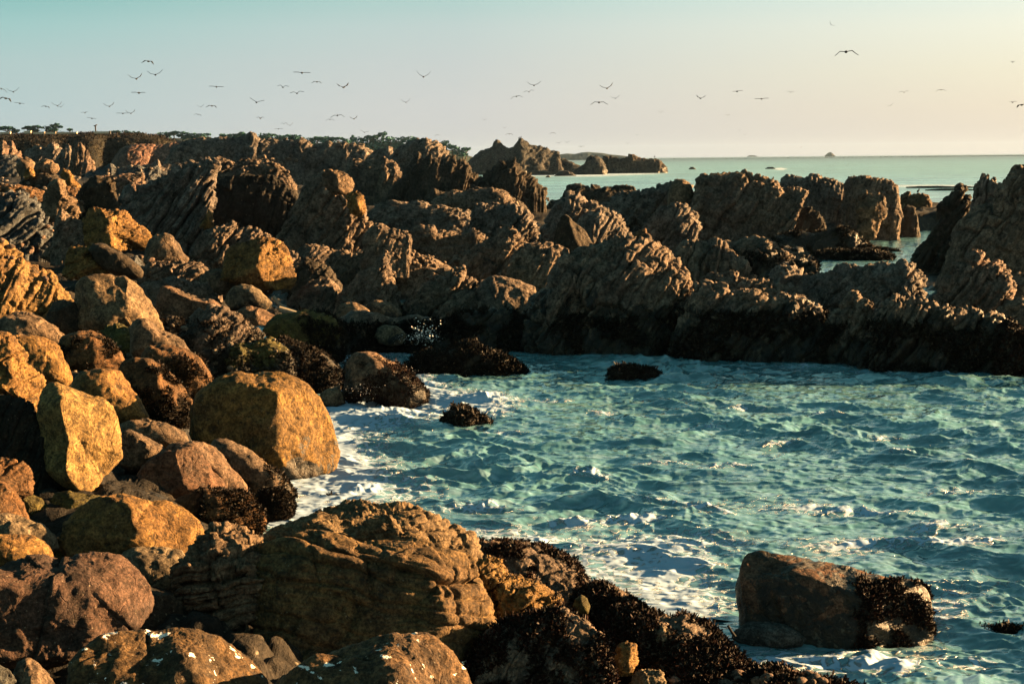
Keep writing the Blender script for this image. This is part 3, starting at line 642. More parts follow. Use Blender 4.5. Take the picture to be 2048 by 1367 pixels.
BO("grey brown boulder emerging behind the small round one", "-60,1095 -50,1040 -10,1028 20,1028 52,1036 84,1050 108,1072 118,1096 100,1112 40,1120 -20,1115", yb=1112, z=1.35, tint='w')
BO("little greenish stone between the round boulders", "106,1112 110,1098 120,1096 132,1104 134,1116 118,1120", yb=1118, z=1.25, tint='m')
BO("small rounded golden boulder at the left edge", "-60,1130 -50,1085 -10,1070 30,1068 66,1070 90,1083 104,1102 108,1118 92,1136 40,1145 -20,1142", yb=1140, z=1.45, tint='g', e=.9, cuts=[(.3, 1, .4, .85)])
BO("broad saddle backed golden boulder", "118,1096 122,1062 134,1032 156,1010 184,996 216,990 244,990 268,1000 300,1008 330,1002 352,1008 376,1022 396,1044 408,1070 404,1092 386,1112 340,1124 250,1128 170,1124 130,1114", yb=1120, z=1.2, tint='g', tf=.8, cuts=[(.62, .35, .7, .72), (-.55, .2, .8, .74), (0, 1, .4, .85)], amp=.9)
BO("pale lit boulder tucked under the saddle backed one", "228,1130 245,1104 268,1094 300,1091 332,1092 362,1100 384,1118 392,1150 388,1182 340,1192 285,1185 245,1160", yb=1188, z=1.0, tint='w', e=.9, cuts=[(.2, .9, .5, .8)])
BO("huge flat topped dark boulder in the lower left", "-90,1290 -90,1150 -40,1138 5,1132 30,1120 70,1110 105,1110 140,1120 165,1112 200,1106 238,1112 268,1128 292,1152 306,1182 304,1215 280,1250 230,1285 150,1318 50,1335 -30,1330", yb=1320, z=1.25, tint=((.17, .105, .085), (.11, .075, .07)), tf=.9, cuts=[(.05, 1, .42, .50), (0, -.15, 1, .72), (.6, .2, .7, .8)], amp=1.0)
BO("low brown boulder in shadow behind the white spotted one", "200,1260 225,1220 262,1195 300,1180 340,1185 365,1210 372,1250 340,1290 260,1300", yb=1290, z=.95, tint='d')
BO("white spotted dark boulder at the bottom edge", "128,1400 132,1350 142,1318 162,1296 196,1278 240,1266 300,1262 350,1257 400,1260 440,1274 480,1298 512,1326 538,1360 552,1400 520,1470 400,1510 240,1490 150,1450", yb=1500, z=1.2, tint=((.20, .125, .06), (.13, .09, .055)), tf=.8, guano=.61, cuts=[(.3, .9, .45, .75), (-.3, .6, .7, .8), (.75, .3, .5, .8)])
BO("brown boulder with pale droppings at the bottom edge", "540,1410 548,1372 570,1345 610,1322 655,1302 705,1288 745,1272 790,1267 835,1270 872,1284 905,1310 932,1342 952,1380 965,1430 900,1500 760,1530 620,1500 560,1460", yb=1520, z=1.1, tint=((.24, .15, .08), (.17, .115, .075)), tf=.8, guano=.61, cuts=[(.3, .9, .45, .75), (-.3, .6, .7, .8), (.75, .3, .5, .8)])
BO("grey edge boulder in the bottom left corner", "-40,1400 -30,1340 0,1326 22,1338 36,1362 40,1400 10,1420", yb=1440, z=1.2, tint='s')
BO("small round nosed boulder near the bottom left corner", "20,1400 26,1345 36,1322 55,1317 78,1325 96,1345 112,1372 118,1410 70,1430", yb=1440, z=1.15, tint='b')
BO("layered boulder with a lit top left of the huge cracked one", "338,1150 342,1128 368,1102 392,1080 404,1060 420,1047 448,1044 476,1048 505,1060 528,1078 545,1110 552,1180 530,1250 470,1300 400,1290 360,1240 345,1190", yb=1300, z=.8, tint='b', tf=.8, kind='S', ang=10, dR=.55, amp=.8, cuts=[(.1, 1, .35, .5), (-.3, -.2, 1, .62)])
huge = BO("huge cracked golden brown boulder in the lower centre", "460,1150 468,1122 494,1104 520,1090 545,1072 575,1060 612,1054 652,1056 690,1066 720,1078 770,1078 830,1072 880,1078 920,1090 948,1108 958,1135 964,1170 985,1215 996,1250 984,1280 950,1320 870,1370 720,1380 590,1340 510,1270 472,1200", yb=1375, z=.5, tint=((.27, .18, .085), (.20, .13, .07)), tf=.72, kind='S', ang=-10, dR=.95, amp=.30, cuts=[(-.12, .12, 1, .60), (.85, .25, .4, .72), (.05, 1, .35, .72), (-.7, .3, .55, .8)])
BO("back shelf of the huge boulder above the water", "500,1130 515,1085 540,1056 580,1040 620,1028 655,1014 690,1002 725,1000 760,1006 795,1002 828,1006 855,1022 885,1036 915,1056 945,1072 960,1092 964,1118 940,1150 860,1180 700,1190 560,1170", yb=1210, z=.5, D=14.3, tint=((.33, .225, .12), (.26, .175, .095)), tf=.8, kind='C', ang=8, dR=.42, amp=.9, cuts=[(0, 1, .5, .66)], name='rock_shelf', parent=None)
BO("nubbly ledge stones on the crown of the huge boulder", "700,1085 718,1055 742,1032 775,1030 792,1042 810,1066 850,1062 880,1068 900,1090 860,1120 760,1120", yb=1130, D=13.6, tint=((.34, .23, .12), (.28, .19, .1)), kind='C', ang=10, dR=.22, tf=.7, name='rock_ledge')
BO("pitted golden buttress on the right of the huge boulder", "900,1230 925,1165 945,1120 975,1105 1005,1118 1022,1140 1055,1155 1085,1168 1110,1182 1130,1196 1122,1222 1085,1232 1050,1255 1015,1290 985,1320 950,1318 915,1280", yb=1330, z=.35, tint=((.42, .27, .10), (.34, .21, .08)), kind='C', ang=30, dR=.28, tf=.7, weed=dict(n=1500, size=.03, zmax=3, cover=.32, mat=WEED_RED))

# ---- right far rocks
RI("long dark row of blocks lit at its right end", "688,385 690,345 696,322 706,317 718,318 730,322 742,319 752,320 762,313 770,312 776,318 786,320 795,328 800,340 808,360 812,385", 388, 'C', 70, D=108, tf=.6, tint='b', dR=1.2)
RI("dark fluted outcrop of upright columns", "770,402 782,372 800,352 815,335 824,320 830,307 836,306 842,315 850,318 862,309 872,314 880,316 888,318 895,313 903,309 911,312 917,322 928,320 936,330 944,342 955,348 966,354 978,366 990,385 1000,402", 404, 'S', 75, D=104, tf=.6, tint='d', dR=1.4)
RI("steep fluted headland falling to the sea", "935,405 950,368 962,350 974,340 984,338 996,322 1004,318 1012,325 1024,318 1032,314 1036,326 1044,334 1052,345 1064,348 1074,362 1086,372 1094,384 1100,394 1102,405", 404, 'S', 78, D=101, tf=.6, tint='d', dR=1.3, bx=(930, 1092))
RI("low broken shelf below the fluted outcrop", "840,415 852,392 868,378 890,384 915,380 935,376 955,372 975,380 995,376 1010,384 1030,395 1045,405 1060,425", 428, 'C', 20, tf=.7, tint='d', D=96, dR=.8)
RI("layered pale shelf with a lit right corner", "845,450 856,418 870,398 888,386 905,380 925,382 945,376 962,378 985,374 1004,378 1018,388 1034,400 1042,418 1048,450", 452, 'S', 10, D=88, tf=.7, tint='b', dR=.9)
RI("wide low banded slabs in the middle of the shore", "728,470 736,432 744,412 760,402 790,400 815,404 840,401 865,408 890,406 915,414 935,422 950,432 962,450 970,470", 472, 'S', 8, tf=.6, tint='f', dR=1.0)
RI("smooth grey shelving slab in the centre", "930,492 938,450 944,422 950,406 964,402 985,406 1004,408 1024,404 1040,412 1056,420 1068,436 1082,462 1098,492", 494, 'S', 50, tf=.6, tint='f', dR=1.3, amp=.8)
RI("rounded brown shelf lit at its right end", "770,520 790,485 815,462 845,452 870,456 900,458 925,462 948,456 962,462 975,470 985,488 990,520", 522, 'S', 12, tf=.7, tint='b', dR=.9)
RI("low tumble of dark rocks beside the sea inlet", "1085,425 1100,402 1120,396 1135,374 1150,367 1162,364 1172,370 1184,369 1196,374 1212,370 1230,372 1248,371 1266,374 1284,384 1298,400 1310,425", 428, 'C', 40, D=112, tf=.6, tint='d', dR=1.1)
RI("steep twin slab with a fin shaped top", "1068,500 1080,470 1090,440 1104,414 1116,395 1128,384 1142,381 1158,386 1172,396 1190,404 1208,414 1230,424 1248,440 1262,470 1275,505", 506, 'S', 62, tf=.6, tint='f', dR=1.4, amp=.9)
BO("dark leaning wedge of rock in a gap between pale slabs", "1105,515 1110,480 1116,450 1124,432 1134,430 1152,444 1170,460 1184,482 1190,510 1170,530 1130,530", yb=520, z=.5, tint='d', kind='B', cuts=[(.6, .5, .6, .6), (-.6, .2, .7, .65)], tf=.7)
RI("high dome of cracked slabs left of the main cliff", "1150,490 1165,450 1185,425 1205,408 1224,392 1244,384 1262,380 1284,378 1305,372 1325,368 1340,360 1356,357 1372,362 1382,374 1388,392 1396,430 1402,490", 492, 'S', 58, D=82, tf=.55, tint='f', dR=1.5)
BO("round brown knob on top of the cracked dome", "1334,412 1336,384 1342,366 1354,358 1368,359 1380,368 1386,384 1386,402 1372,418 1350,422", D=79.5, tint='b', tf=.8, amp=.6, cuts=[(.6, .3, .6, .85)])
RI("inclined slab with parallel bands in front of the cracked dome", "1262,525 1272,485 1288,452 1304,430 1322,414 1342,404 1360,402 1380,412 1398,430 1400,450 1392,475 1400,525", 526, 'S', 58, tf=.6, tint='f', dR=1.3, amp=.9, D=72)
RI("broad main cliff with an overhanging golden prow", "1360,490 1376,440 1382,400 1388,372 1398,354 1410,346 1425,349 1438,346 1452,348 1466,344 1480,343 1494,346 1508,350 1522,350 1538,354 1548,352 1560,362 1570,374 1586,374 1602,376 1619,380 1612,392 1602,406 1592,420 1584,432 1578,450 1574,488", 492, 'C', 55, D=77, tf=.55, tint='b', dR=1.7, bx=(1360, 1572))
RI("dark block behind the golden prow", "1545,472 1556,400 1566,358 1580,348 1592,346 1606,352 1622,350 1640,353 1655,355 1668,356 1680,362 1688,368 1694,400 1700,472", 474, 'C', 75, D=88, tf=.55, tint='f', dR=1.4)
RI("square sea cliff with a thin sunlit edge", "1684,478 1688,400 1690,364 1696,353 1715,351 1738,353 1758,354 1776,357 1789,360 1796,374 1800,400 1803,428 1801,478", 480, 'C', 80, D=84, tf=.6, tint='b', dR=1.4, amp=.75, e=.6, bx=(1684, 1800))
BO("pair of bulging lumps on the face of the square sea cliff", "1712,478 1708,420 1718,388 1732,378 1746,390 1754,384 1768,388 1774,408 1772,430 1760,450 1754,480 1730,486", D=81, tint='b', kind='C', dR=1.0, tf=.6)
RI("dark stump standing against the square sea cliff", "1796,482 1800,440 1804,414 1816,411 1830,414 1834,428 1838,450 1842,482", 476, 'C', 85, D=86, tf=.7, tint='d', dR=.9, amp=.7)
RI("rounded rock with a perched black bird", "1796,448 1801,405 1804,390 1815,385 1830,387 1842,385 1855,390 1864,402 1867,425 1866,448", 450, 'C', 60, D=100, tf=.7, tint='o', dR=1.0)
RI("low stones between the bird rock and the right cliff", "1855,445 1862,422 1874,412 1888,408 1900,412 1910,430 1915,450", 450, 'C', 20, D=98, tf=.7, tint='d')
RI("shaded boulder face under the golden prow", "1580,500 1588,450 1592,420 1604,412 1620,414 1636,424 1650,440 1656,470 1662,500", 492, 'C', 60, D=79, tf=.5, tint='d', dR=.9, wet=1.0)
RI("dark weed hung rocks at the edge of the channel", "1500,515 1530,490 1556,470 1580,468 1604,462 1626,466 1650,462 1672,456 1694,455 1712,464 1720,478 1736,486 1746,498", 504, 'C', 40, z=0, tf=.7, tint='k', wet=1.0, dR=.4, weed=dict(n=3500, size=.14, zmax=1.7, cover=.5))
RI("flat kelp covered reef lying in the channel", "1600,520 1622,508 1650,502 1690,500 1712,502 1735,500 1760,504 1784,509 1788,516", 519, 'C', 20, z=0, tf=1.6, tint='k', wet=3.0, dR=.12, name='reef', weed=dict(n=4500, size=.12, zmax=2, cover=.9))
RI("kelp strand drifting off the reef in the channel", "1715,501 1740,497 1760,496 1785,499 1800,501", 502, 'C', 10, z=0, tf=1.6, tint='k', wet=3.0, dR=.08, name='reef', weed=dict(n=1200, size=.1, zmax=2, cover=.9))
RI("brown weedy shoulder above the channel", "1400,560 1412,505 1425,488 1448,478 1470,482 1492,472 1515,474 1540,480 1562,492 1588,504 1612,508 1634,520 1640,535 1632,556", 560, 'C', 40, z=.15, tf=.8, tint='b', wet=1.0, dR=.8, weed=dict(n=2500, size=.13, zmax=1.3, cover=.45))
RI("very tall cliff cut by the right edge", "1960,600 1968,480 1978,410 1988,382 1998,366 2010,360 2020,348 2034,336 2050,332 2080,340 2130,380 2170,600", 600, 'C', 65, z=0, tf=.5, tint='b', dR=1.5)
RI("upright twin fin left of the tallest cliff", "1925,560 1936,440 1944,390 1950,364 1960,350 1972,347 1984,351 1994,350 1999,362 1996,400 1992,460 1990,560", 560, 'S', 80, z=0, tf=.6, tint='f', dR=1.0)
RI("steep dark flank dropping to the channel", "1800,552 1812,520 1826,500 1842,480 1856,460 1868,440 1878,415 1886,398 1896,386 1906,376 1920,371 1932,378 1940,394 1950,430 1962,552", 554, 'S', 50, z=0, tf=.6, tint='d', wet=1.0, dR=1.2)
RI("cracked pyramid shaped rock with a lit right rim", "1868,590 1880,545 1890,505 1900,478 1912,450 1926,432 1940,424 1955,415 1970,410 1984,416 1998,430 2010,448 2020,470 2025,500 2028,545 2032,590", 590, 'C', 60, z=.1, tf=.6, tint='b', dR=1.6, amp=.75)

# ---- right middle rows
RI("long knobbly ridge in front of the channel", "1488,640 1505,600 1520,570 1540,552 1555,540 1568,530 1582,534 1600,540 1620,546 1645,548 1664,540 1680,532 1696,526 1708,522 1722,528 1736,518 1748,524 1762,520 1774,522 1784,532 1796,526 1806,519 1816,528 1828,536 1840,548 1848,560 1850,580 1852,640", 645, 'C', 45, z=.15, tf=.6, tint='f', dR=1.0)
RI("banded ridge climbing to a lit crest at the right", "1820,665 1835,625 1848,595 1862,578 1880,556 1896,540 1912,526 1928,514 1942,504 1955,500 1966,508 1978,518 1992,520 2006,528 2016,540 2018,556 2022,572 2032,590 2042,612 2056,640 2070,665", 668, 'S', 50, z=.15, tf=.6, tint='p', dR=1.3)
RI("low lit rock at the right edge", "2000,610 2010,565 2022,546 2040,540 2070,545 2090,610", 618, 'C', 30, z=.2, tf=.8, tint='b')
RI("cracked dome with two vertical clefts", "1335,590 1342,525 1348,500 1358,484 1374,476 1392,474 1408,480 1420,478 1436,479 1450,484 1462,498 1478,512 1494,530 1508,552 1524,578 1540,600", 604, 'S', 80, z=.2, tf=.65, tint='b', dR=1.2, amp=.8)
RI("small red wedge poking above the front ridge", "1250,515 1258,490 1268,472 1280,462 1292,458 1300,470 1304,490 1310,515", 520, 'C', 40, z=.6, tf=.7, tint='o')
RI("ridge of small blocks behind the black weedy wall", "1380,650 1394,590 1410,556 1430,550 1452,548 1472,542 1490,552 1510,554 1530,560 1552,566 1574,570 1598,576 1620,590 1645,610 1660,650", 655, 'C', 45, z=.1, tf=.6, tint='b', dR=.8)
RI("shaded rock with a lit triangular face", "890,560 898,530 908,512 925,500 945,492 965,482 980,472 996,460 1012,452 1024,452 1034,462 1048,474 1060,486 1066,500 1070,520 1072,560", 562, 'C', 45, tf=.7, tint='b', dR=1.1)
RI("bushy topped block with a gold right edge", "1005,570 1015,535 1026,508 1040,496 1060,488 1080,484 1100,485 1118,488 1128,496 1131,515 1130,545 1128,570", 574, 'C', 60, z=.35, tf=.7, tint='b', dR=.7, bx=(1005, 1128))
RI("sunlit slope of rubble between the triangle and the slabs", "738,578 752,545 764,518 780,506 800,500 820,504 840,508 862,512 882,524 900,532 915,550 925,578", 582, 'C', 35, tf=.9, tint='b', dR=.35)
RI("sharp triangular rock with a lit right slope", "665,632 680,590 700,565 722,548 740,532 754,518 765,511 773,514 780,532 788,552 795,572 800,600 805,632", 634, 'C', 40, z=.5, tf=.7, tint='b', dR=.8)
RI("low brown ridge sloping down to the dark boulders", "790,660 805,610 826,580 845,562 866,550 886,546 905,538 925,540 942,548 956,556 975,560 1000,560 1025,575 1045,600 1060,655", 660, 'S', 45, z=.1, tf=.65, tint='b', dR=1.0, wet=.5)
RI("rounded lit shelf beside the big knobbly crag", "925,665 940,610 952,582 966,562 986,553 1006,554 1030,558 1052,566 1070,576 1074,600 1072,665", 668, 'B', 40, z=.1, tf=.7, tint='b', dR=1.0, wet=.5)
RI("low knobbly rocks left of the sharp triangle", "560,640 575,605 592,588 604,575 620,562 640,554 658,556 672,568 686,586 700,596 716,610 728,640", 645, 'C', 45, z=.25, tf=.7, tint='b', dR=.6, wet=.45)
RI("thin slab lying in front of the low brown ridge", "850,668 868,630 884,608 905,590 930,580 950,576 962,582 975,610 985,668", 672, 'S', 35, z=.05, tf=.6, tint='b', dR=.7, wet=.45)

# ---- the dark shaded shore at the head of the bay
BO("smooth boulder where a white gull rests", "668,650 666,630 674,612 690,604 710,603 726,610 738,622 740,645 720,660 690,662", yb=662, z=.35, tint='b', e=.9, cuts=[], wet=.4)
BO("low smooth boulder right of the resting gull", "716,640 720,618 734,605 755,601 776,604 792,614 804,628 800,648 760,658 730,655", yb=655, z=.35, tint='b', e=.9, cuts=[], wet=.5)
RI("long smooth rock over a black weedy overhang", "660,705 668,650 680,632 700,622 730,620 756,626 780,630 806,632 830,632 855,634 872,642 888,660 900,705", 706, 'B', 10, z=0, tf=.5, tint='b', dR=1.0, wet=.75, weed=dict(n=4000, size=.11, zmax=.8, cover=.6))
BO("grey boulder in shadow at the water's edge", "750,672 756,656 772,649 792,650 806,660 812,674 804,688 780,692 758,688", yb=695, z=0, D=36.3, tint='w', e=.9, cuts=[], wet=.2)
RI("black weedy rocks at the head of the bay", "850,712 862,670 880,645 905,628 935,618 960,622 985,612 1010,616 1035,625 1060,640 1080,670 1095,712", 704, 'C', 40, z=0, tf=.5, tint='d', dR=.8, wet=1.6, weed=dict(n=4500, size=.11, zmax=1.2, cover=.5))
BO("green tinged boulder with a black beard of weed", "524,660 532,644 552,634 580,626 610,620 640,624 664,632 680,648 690,672 690,700 682,722 650,722 610,705 570,694 540,684", yb=730, z=0, tint=((.19, .17, .05), (.16, .13, .05)), tf=.75, e=.9, cuts=[], wet=.3, weed=dict(n=3000, size=.09, zmax=1.6, cover=.9, box=(612, 632, 700, 740)))
RI("big black weed covered mound with a lit crumbly crest", "330,770 338,715 346,680 362,656 380,636 400,622 425,613 446,614 466,622 486,634 502,646 518,656 530,668 540,700 560,770", 778, 'C', 40, z=.3, tf=.7, tint='b', dR=.55, wet=1.55, weed=dict(n=4500, size=.07, zmax=1.7, cover=.6))
RI("flat weedy ledge below the black mound", "440,800 452,715 462,690 480,680 510,682 535,678 556,684 580,700 600,800", 800, 'C', 10, z=.1, tf=.6, tint='m', dR=.5, wet=.85, name='rock_ledge', weed=dict(n=2500, size=.07, zmax=1.0, cover=.6))
RI("bearded rock with a smooth lit back beside the bay", "530,806 540,720 552,690 566,676 590,686 620,696 650,708 668,724 684,745 692,770 696,806", 788, 'B', 20, z=0, tf=.6, tint='b', dR=.8, wet=1.0, weed=dict(n=5500, size=.07, zmax=1.15, cover=.8))
BO("humped weedy boulder with sea foam breaking on its right", "684,785 686,750 694,722 708,706 728,702 748,706 770,718 796,730 820,748 840,766 856,784 858,804 820,814 770,810 720,806 695,800", yb=815, z=0, tint='p', tf=.75, e=.85, cuts=[(.5, .8, .3, .75)], wet=.55, weed=dict(n=4500, size=.055, zmax=1.6, cover=.62, mat=WEED_RED, box=(690, 725, 860, 815)))
RI("flat weed covered reef in the top of the bay", "810,748 815,728 828,712 845,702 866,698 890,702 905,698 920,690 944,684 962,688 975,700 1000,708 1024,716 1044,728 1054,745", 752, 'C', 30, z=0, tf=.8, tint='k', dR=.5, wet=3, name='reef', weed=dict(n=7000, size=.09, zmax=2, cover=.95))
RI("thin strip of weedy reef near the ridge foot", "900,700 925,688 950,684 985,684 1010,690 1020,698", 700, 'C', 20, z=0, tf=.8, tint='k', dR=.3, wet=3, name='reef', weed=dict(n=1500, size=.1, zmax=2, cover=.95))
RI("small pointed weedy rock awash in the foam", "880,850 894,824 908,810 928,808 946,818 966,830 992,850", 856, 'C', 30, z=0, tf=.9, tint='k', dR=.25, wet=3, name='sea_rock', weed=dict(n=1500, size=.07, zmax=2, cover=.95))
RI("small flat weedy rock alone in the middle of the bay", "1210,759 1224,738 1245,730 1268,731 1288,734 1308,740 1336,758", 763, 'C', 20, z=0, tf=1.0, tint='k', dR=.25, wet=3, name='sea_rock', weed=dict(n=2200, size=.08, zmax=2, cover=.95))
BO("pale stone beside the breaking wave", "634,806 640,786 655,776 674,776 690,790 692,808 665,818", yb=818, z=0, tint='w', e=.9, cuts=[])
BO("pale flat stone behind the breaking wave", "660,784 668,774 682,770 694,776 692,786 674,790", yb=792, z=.05, tint='w', e=.9, cuts=[])
BO("pale stone lying beyond the green tinged boulder", "608,642 612,632 628,628 642,634 644,646 624,650", yb=648, z=.5, tint='w')

# ---- front wall of the right ridge
RI("great knobbly crag rising from the bay", "1010,712 1026,670 1042,630 1058,600 1074,582 1088,568 1100,552 1112,538 1124,518 1134,504 1146,506 1158,500 1168,496 1180,488 1194,490 1206,482 1222,476 1240,473 1256,474 1272,480 1286,484 1298,482 1310,490 1326,498 1340,510 1354,526 1368,544 1380,560 1388,574 1394,590 1400,620 1412,660 1425,712", 706, 'C', 52, z=0, tf=.62, tint='b', wet=1.15, dR=1.3, weed=dict(n=5000, size=.12, zmax=1.0, cover=.42))
RI("weed blackened buttress right of the great crag", "1325,730 1345,670 1358,630 1368,605 1380,584 1396,572 1412,570 1430,576 1448,572 1470,580 1488,574 1506,572 1522,580 1540,588 1558,582 1576,578 1594,584 1608,590 1618,602 1632,612 1648,640 1662,680 1676,730", 722, 'C', 50, z=0, tf=.55, tint='b', wet=1.30, dR=1.1, weed=dict(n=5500, size=.11, zmax=1.2, cover=.5))
RI("narrow buttress with a small fin on top", "1625,735 1642,680 1652,650 1662,630 1676,618 1690,598 1700,584 1712,584 1722,592 1738,598 1752,612 1760,650 1772,735", 730, 'C', 55, z=0, tf=.5, tint='b', wet=1.05, dR=.7, weed=dict(n=2200, size=.1, zmax=.95, cover=.5))
RI("long slanting wall with black weed along the waterline", "1690,748 1708,705 1722,672 1736,640 1746,616 1760,600 1776,590 1792,584 1806,586 1820,594 1836,594 1852,602 1868,610 1886,606 1904,612 1924,618 1940,612 1956,612 1972,620 1988,628 2000,634 2010,648 2020,670 2034,700 2048,748", 744, 'S', 55, z=0, tf=.55, tint='b', wet=1.2, dR=1.2, amp=.9, weed=dict(n=6500, size=.1, zmax=1.1, cover=.5))
RI("weedy end of the wall at the right edge", "1975,752 1990,700 2000,660 2016,640 2034,650 2050,662 2080,680 2110,752", 752, 'C', 40, z=0, tf=.5, tint='d', wet=1.6, dR=.8, weed=dict(n=3000, size=.1, zmax=1.6, cover=.6, mat=WEED_RED))
RI("tumbled rocks behind the end of the wall", "1960,700 1975,650 1988,625 2004,612 2022,600 2040,590 2062,596 2090,640 2100,700", 695, 'C', 40, z=.1, tf=.6, tint='b', dR=.6)

# ---- bay boulders in the left foreground
BO("huge round boulder standing in the water", "386,880 384,850 383,820 392,796 408,778 432,762 460,751 495,743 530,741 562,745 596,758 622,776 642,800 658,828 668,856 674,885 677,912 672,934 652,950 625,960 596,966 560,958 510,935 455,915 410,900", yb=966, z=0, tint=((.36, .22, .075), (.26, .165, .07)), tf=.8, e=.82, cuts=[(.78, .05, .62, .72), (-.35, .1, .9, .80), (.2, .95, .4, .84)], amp=.9, wet=.12)
BO("smooth grey stone between the dark boulders", "230,872 236,850 256,839 290,837 325,842 352,852 372,866 378,884 350,896 300,896 255,890", yb=896, z=.75, tint='b', cuts=[(0, 1, .4, .7)], e=.9)
BO("dark boulder lit along its sloping top", "230,925 234,885 244,864 260,857 280,864 302,878 322,892 336,905 336,925 310,940 262,945", yb=942, z=.85, tint='b', cuts=[(.5, .8, .3, .75), (-.4, .1, .9, .8)])
BO("rear half of the split reddish boulder", "325,915 336,892 358,882 385,878 408,882 428,892 446,908 462,932 480,956 492,976 486,992 455,998 410,960 370,930", yb=995, z=.45, tint='p', kind='B', cuts=[(.5, .6, .5, .75)])
BO("front half of the split reddish boulder", "272,965 285,935 304,916 330,902 358,898 384,900 402,908 420,926 438,950 452,972 448,988 410,1004 350,1008 300,1000", yb=1004, z=.55, tint=((.27, .15, .10), (.19, .12, .09)), kind='B', cuts=[(.45, .45, .7, .66), (-.4, .3, .8, .74)], amp=1.1)
BO("long sloping boulder with a fringe of weed by the water", "420,895 428,882 448,879 474,888 500,902 528,922 552,942 574,962 588,984 584,1000 550,1004 510,990 470,955 440,925", yb=1004, z=.1, tint='b', cuts=[(.3, .9, .2, .8)], weed=dict(n=1600, size=.045, zmax=2, cover=.6, box=(525, 925, 592, 1010)), wet=.35)
BO("weed topped boulder under the split pair", "340,1030 352,1000 374,984 402,978 436,976 470,978 500,990 520,1012 532,1040 524,1062 490,1074 440,1070 385,1062", yb=1068, z=.35, tint='o', wet=-9, weed=dict(n=3600, size=.045, zmax=2, cover=.75, box=(400, 970, 540, 1075)))
BO("round black ball of weed at the water's edge", "510,1020 512,996 522,982 542,976 566,978 582,990 590,1010 586,1030 570,1042 540,1044 520,1038", yb=1044, z=.05, tint='k', e=.95, cuts=[], weed=dict(n=3200, size=.04, zmax=2, cover=1.0))
RI("tiny clump of dark weed awash in foam", "640,1000 650,992 664,988 680,992 700,998", 1003, 'C', 10, z=0, tf=1, tint='k', wet=3, dR=.1, name='sea_rock', weed=dict(n=500, size=.04, zmax=2, cover=.95))
BO("flat backed rock slab with red weed on its right end", "1478,1250 1476,1200 1479,1158 1486,1126 1498,1108 1516,1101 1550,1102 1600,1110 1650,1122 1700,1138 1745,1148 1790,1154 1828,1160 1850,1172 1862,1195 1867,1235 1864,1272 1845,1298 1800,1316 1740,1322 1660,1315 1580,1300 1510,1285", yb=1310, z=0, tint=((.30, .17, .12), (.20, .12, .09)), tf=.85, e=.7, cuts=[(-.02, 1, .42, .50), (-.12, -.05, 1, .70), (.75, .1, .65, .74)], amp=.8, wet=.62, weed=dict(n=5500, size=.04, zmax=2, cover=.62, mat=WEED_RED, box=(1715, 1150, 1880, 1330)))
BO("smooth grey oval stone against the flat backed slab", "1462,1275 1472,1256 1495,1244 1530,1241 1565,1245 1592,1258 1615,1276 1605,1294 1560,1302 1500,1298", yb=1300, z=0, D=14.1, tint='s', e=.95, cuts=[], wet=-9)
RI("weedy reef breaking the surface at the right edge", "1912,1292 1930,1262 1960,1250 1985,1254 2010,1248 2040,1254 2080,1256 2110,1292", 1300, 'C', 20, z=0, tf=.8, tint='k', dR=.12, wet=3, name='reef', weed=dict(n=3500, size=.045, zmax=2, cover=.95))
RI("little tuft of weed left of the weedy reef", "1896,1268 1904,1250 1916,1246 1930,1264", 1270, 'C', 10, z=0, tf=1, tint='k', dR=.06, wet=3, name='sea_rock', weed=dict(n=350, size=.04, zmax=2, cover=.95))
RI("small weedy knob behind the weedy reef", "1993,1262 2002,1240 2024,1236 2042,1246 2048,1264", 1266, 'C', 10, z=0, tf=1, tint='k', dR=.08, wet=3, name='sea_rock', weed=dict(n=700, size=.04, zmax=2, cover=.95))

# ---- weedy foreground shelf
W1 = dict(size=.05, zmax=3, mat=WEED_RED)
RI("weed covered shelf sloping from the huge boulder to the sea", "940,1210 950,1150 955,1100 962,1084 985,1080 1015,1082 1045,1086 1075,1092 1105,1100 1132,1112 1155,1126 1168,1145 1176,1168 1186,1190 1192,1215", 1235, 'C', 20, z=.05, tf=.9, tint='b', dR=.22, wet=-9, name='rock_shelf', weed=dict(n=9500, cover=.62, **W1))
RI("weedy hump in the middle of the foreground shelf", "1130,1280 1142,1218 1158,1180 1178,1168 1205,1166 1228,1172 1250,1182 1268,1196 1282,1214 1296,1250 1302,1280", 1290, 'C', 30, z=.05, tf=.9, tint='b', dR=.2, wet=-9, name='rock_shelf', weed=dict(n=6500, cover=.7, **W1))
RI("broad mat of red weed running down to the water", "1180,1380 1192,1290 1210,1245 1232,1222 1262,1214 1290,1218 1318,1228 1340,1236 1365,1230 1390,1236 1412,1246 1432,1262 1448,1280 1466,1300 1488,1322 1515,1340 1540,1380", 1400, 'C', 20, z=.1, tf=.8, tint='b', dR=.22, wet=-9, name='rock_shelf', weed=dict(n=15000, cover=.68, **W1))
RI("dark weedy face below the golden buttress", "930,1420 938,1330 950,1290 975,1260 1010,1240 1050,1228 1090,1220 1130,1216 1165,1230 1195,1260 1220,1310 1240,1420", 1430, 'C', 60, z=.35, tf=.4, tint='b', dR=.2, wet=-9, weed=dict(n=8500, cover=.6, **W1))
BO("upright dark boulder with a lit right edge in the weed", "1092,1400 1094,1320 1098,1280 1110,1258 1134,1250 1162,1252 1184,1266 1198,1290 1206,1330 1212,1400 1150,1430", yb=1430, z=.25, tint='b', cuts=[(.8, .1, .45, .75), (-.1, .0, 1, .7)], tf=.7, kind='B')
BO("small blocky golden stone right of the upright dark boulder", "1224,1340 1226,1306 1238,1286 1256,1281 1270,1288 1276,1306 1274,1330 1262,1350 1240,1352", yb=1372, z=.35, tint='g', kind='C', dR=.12)
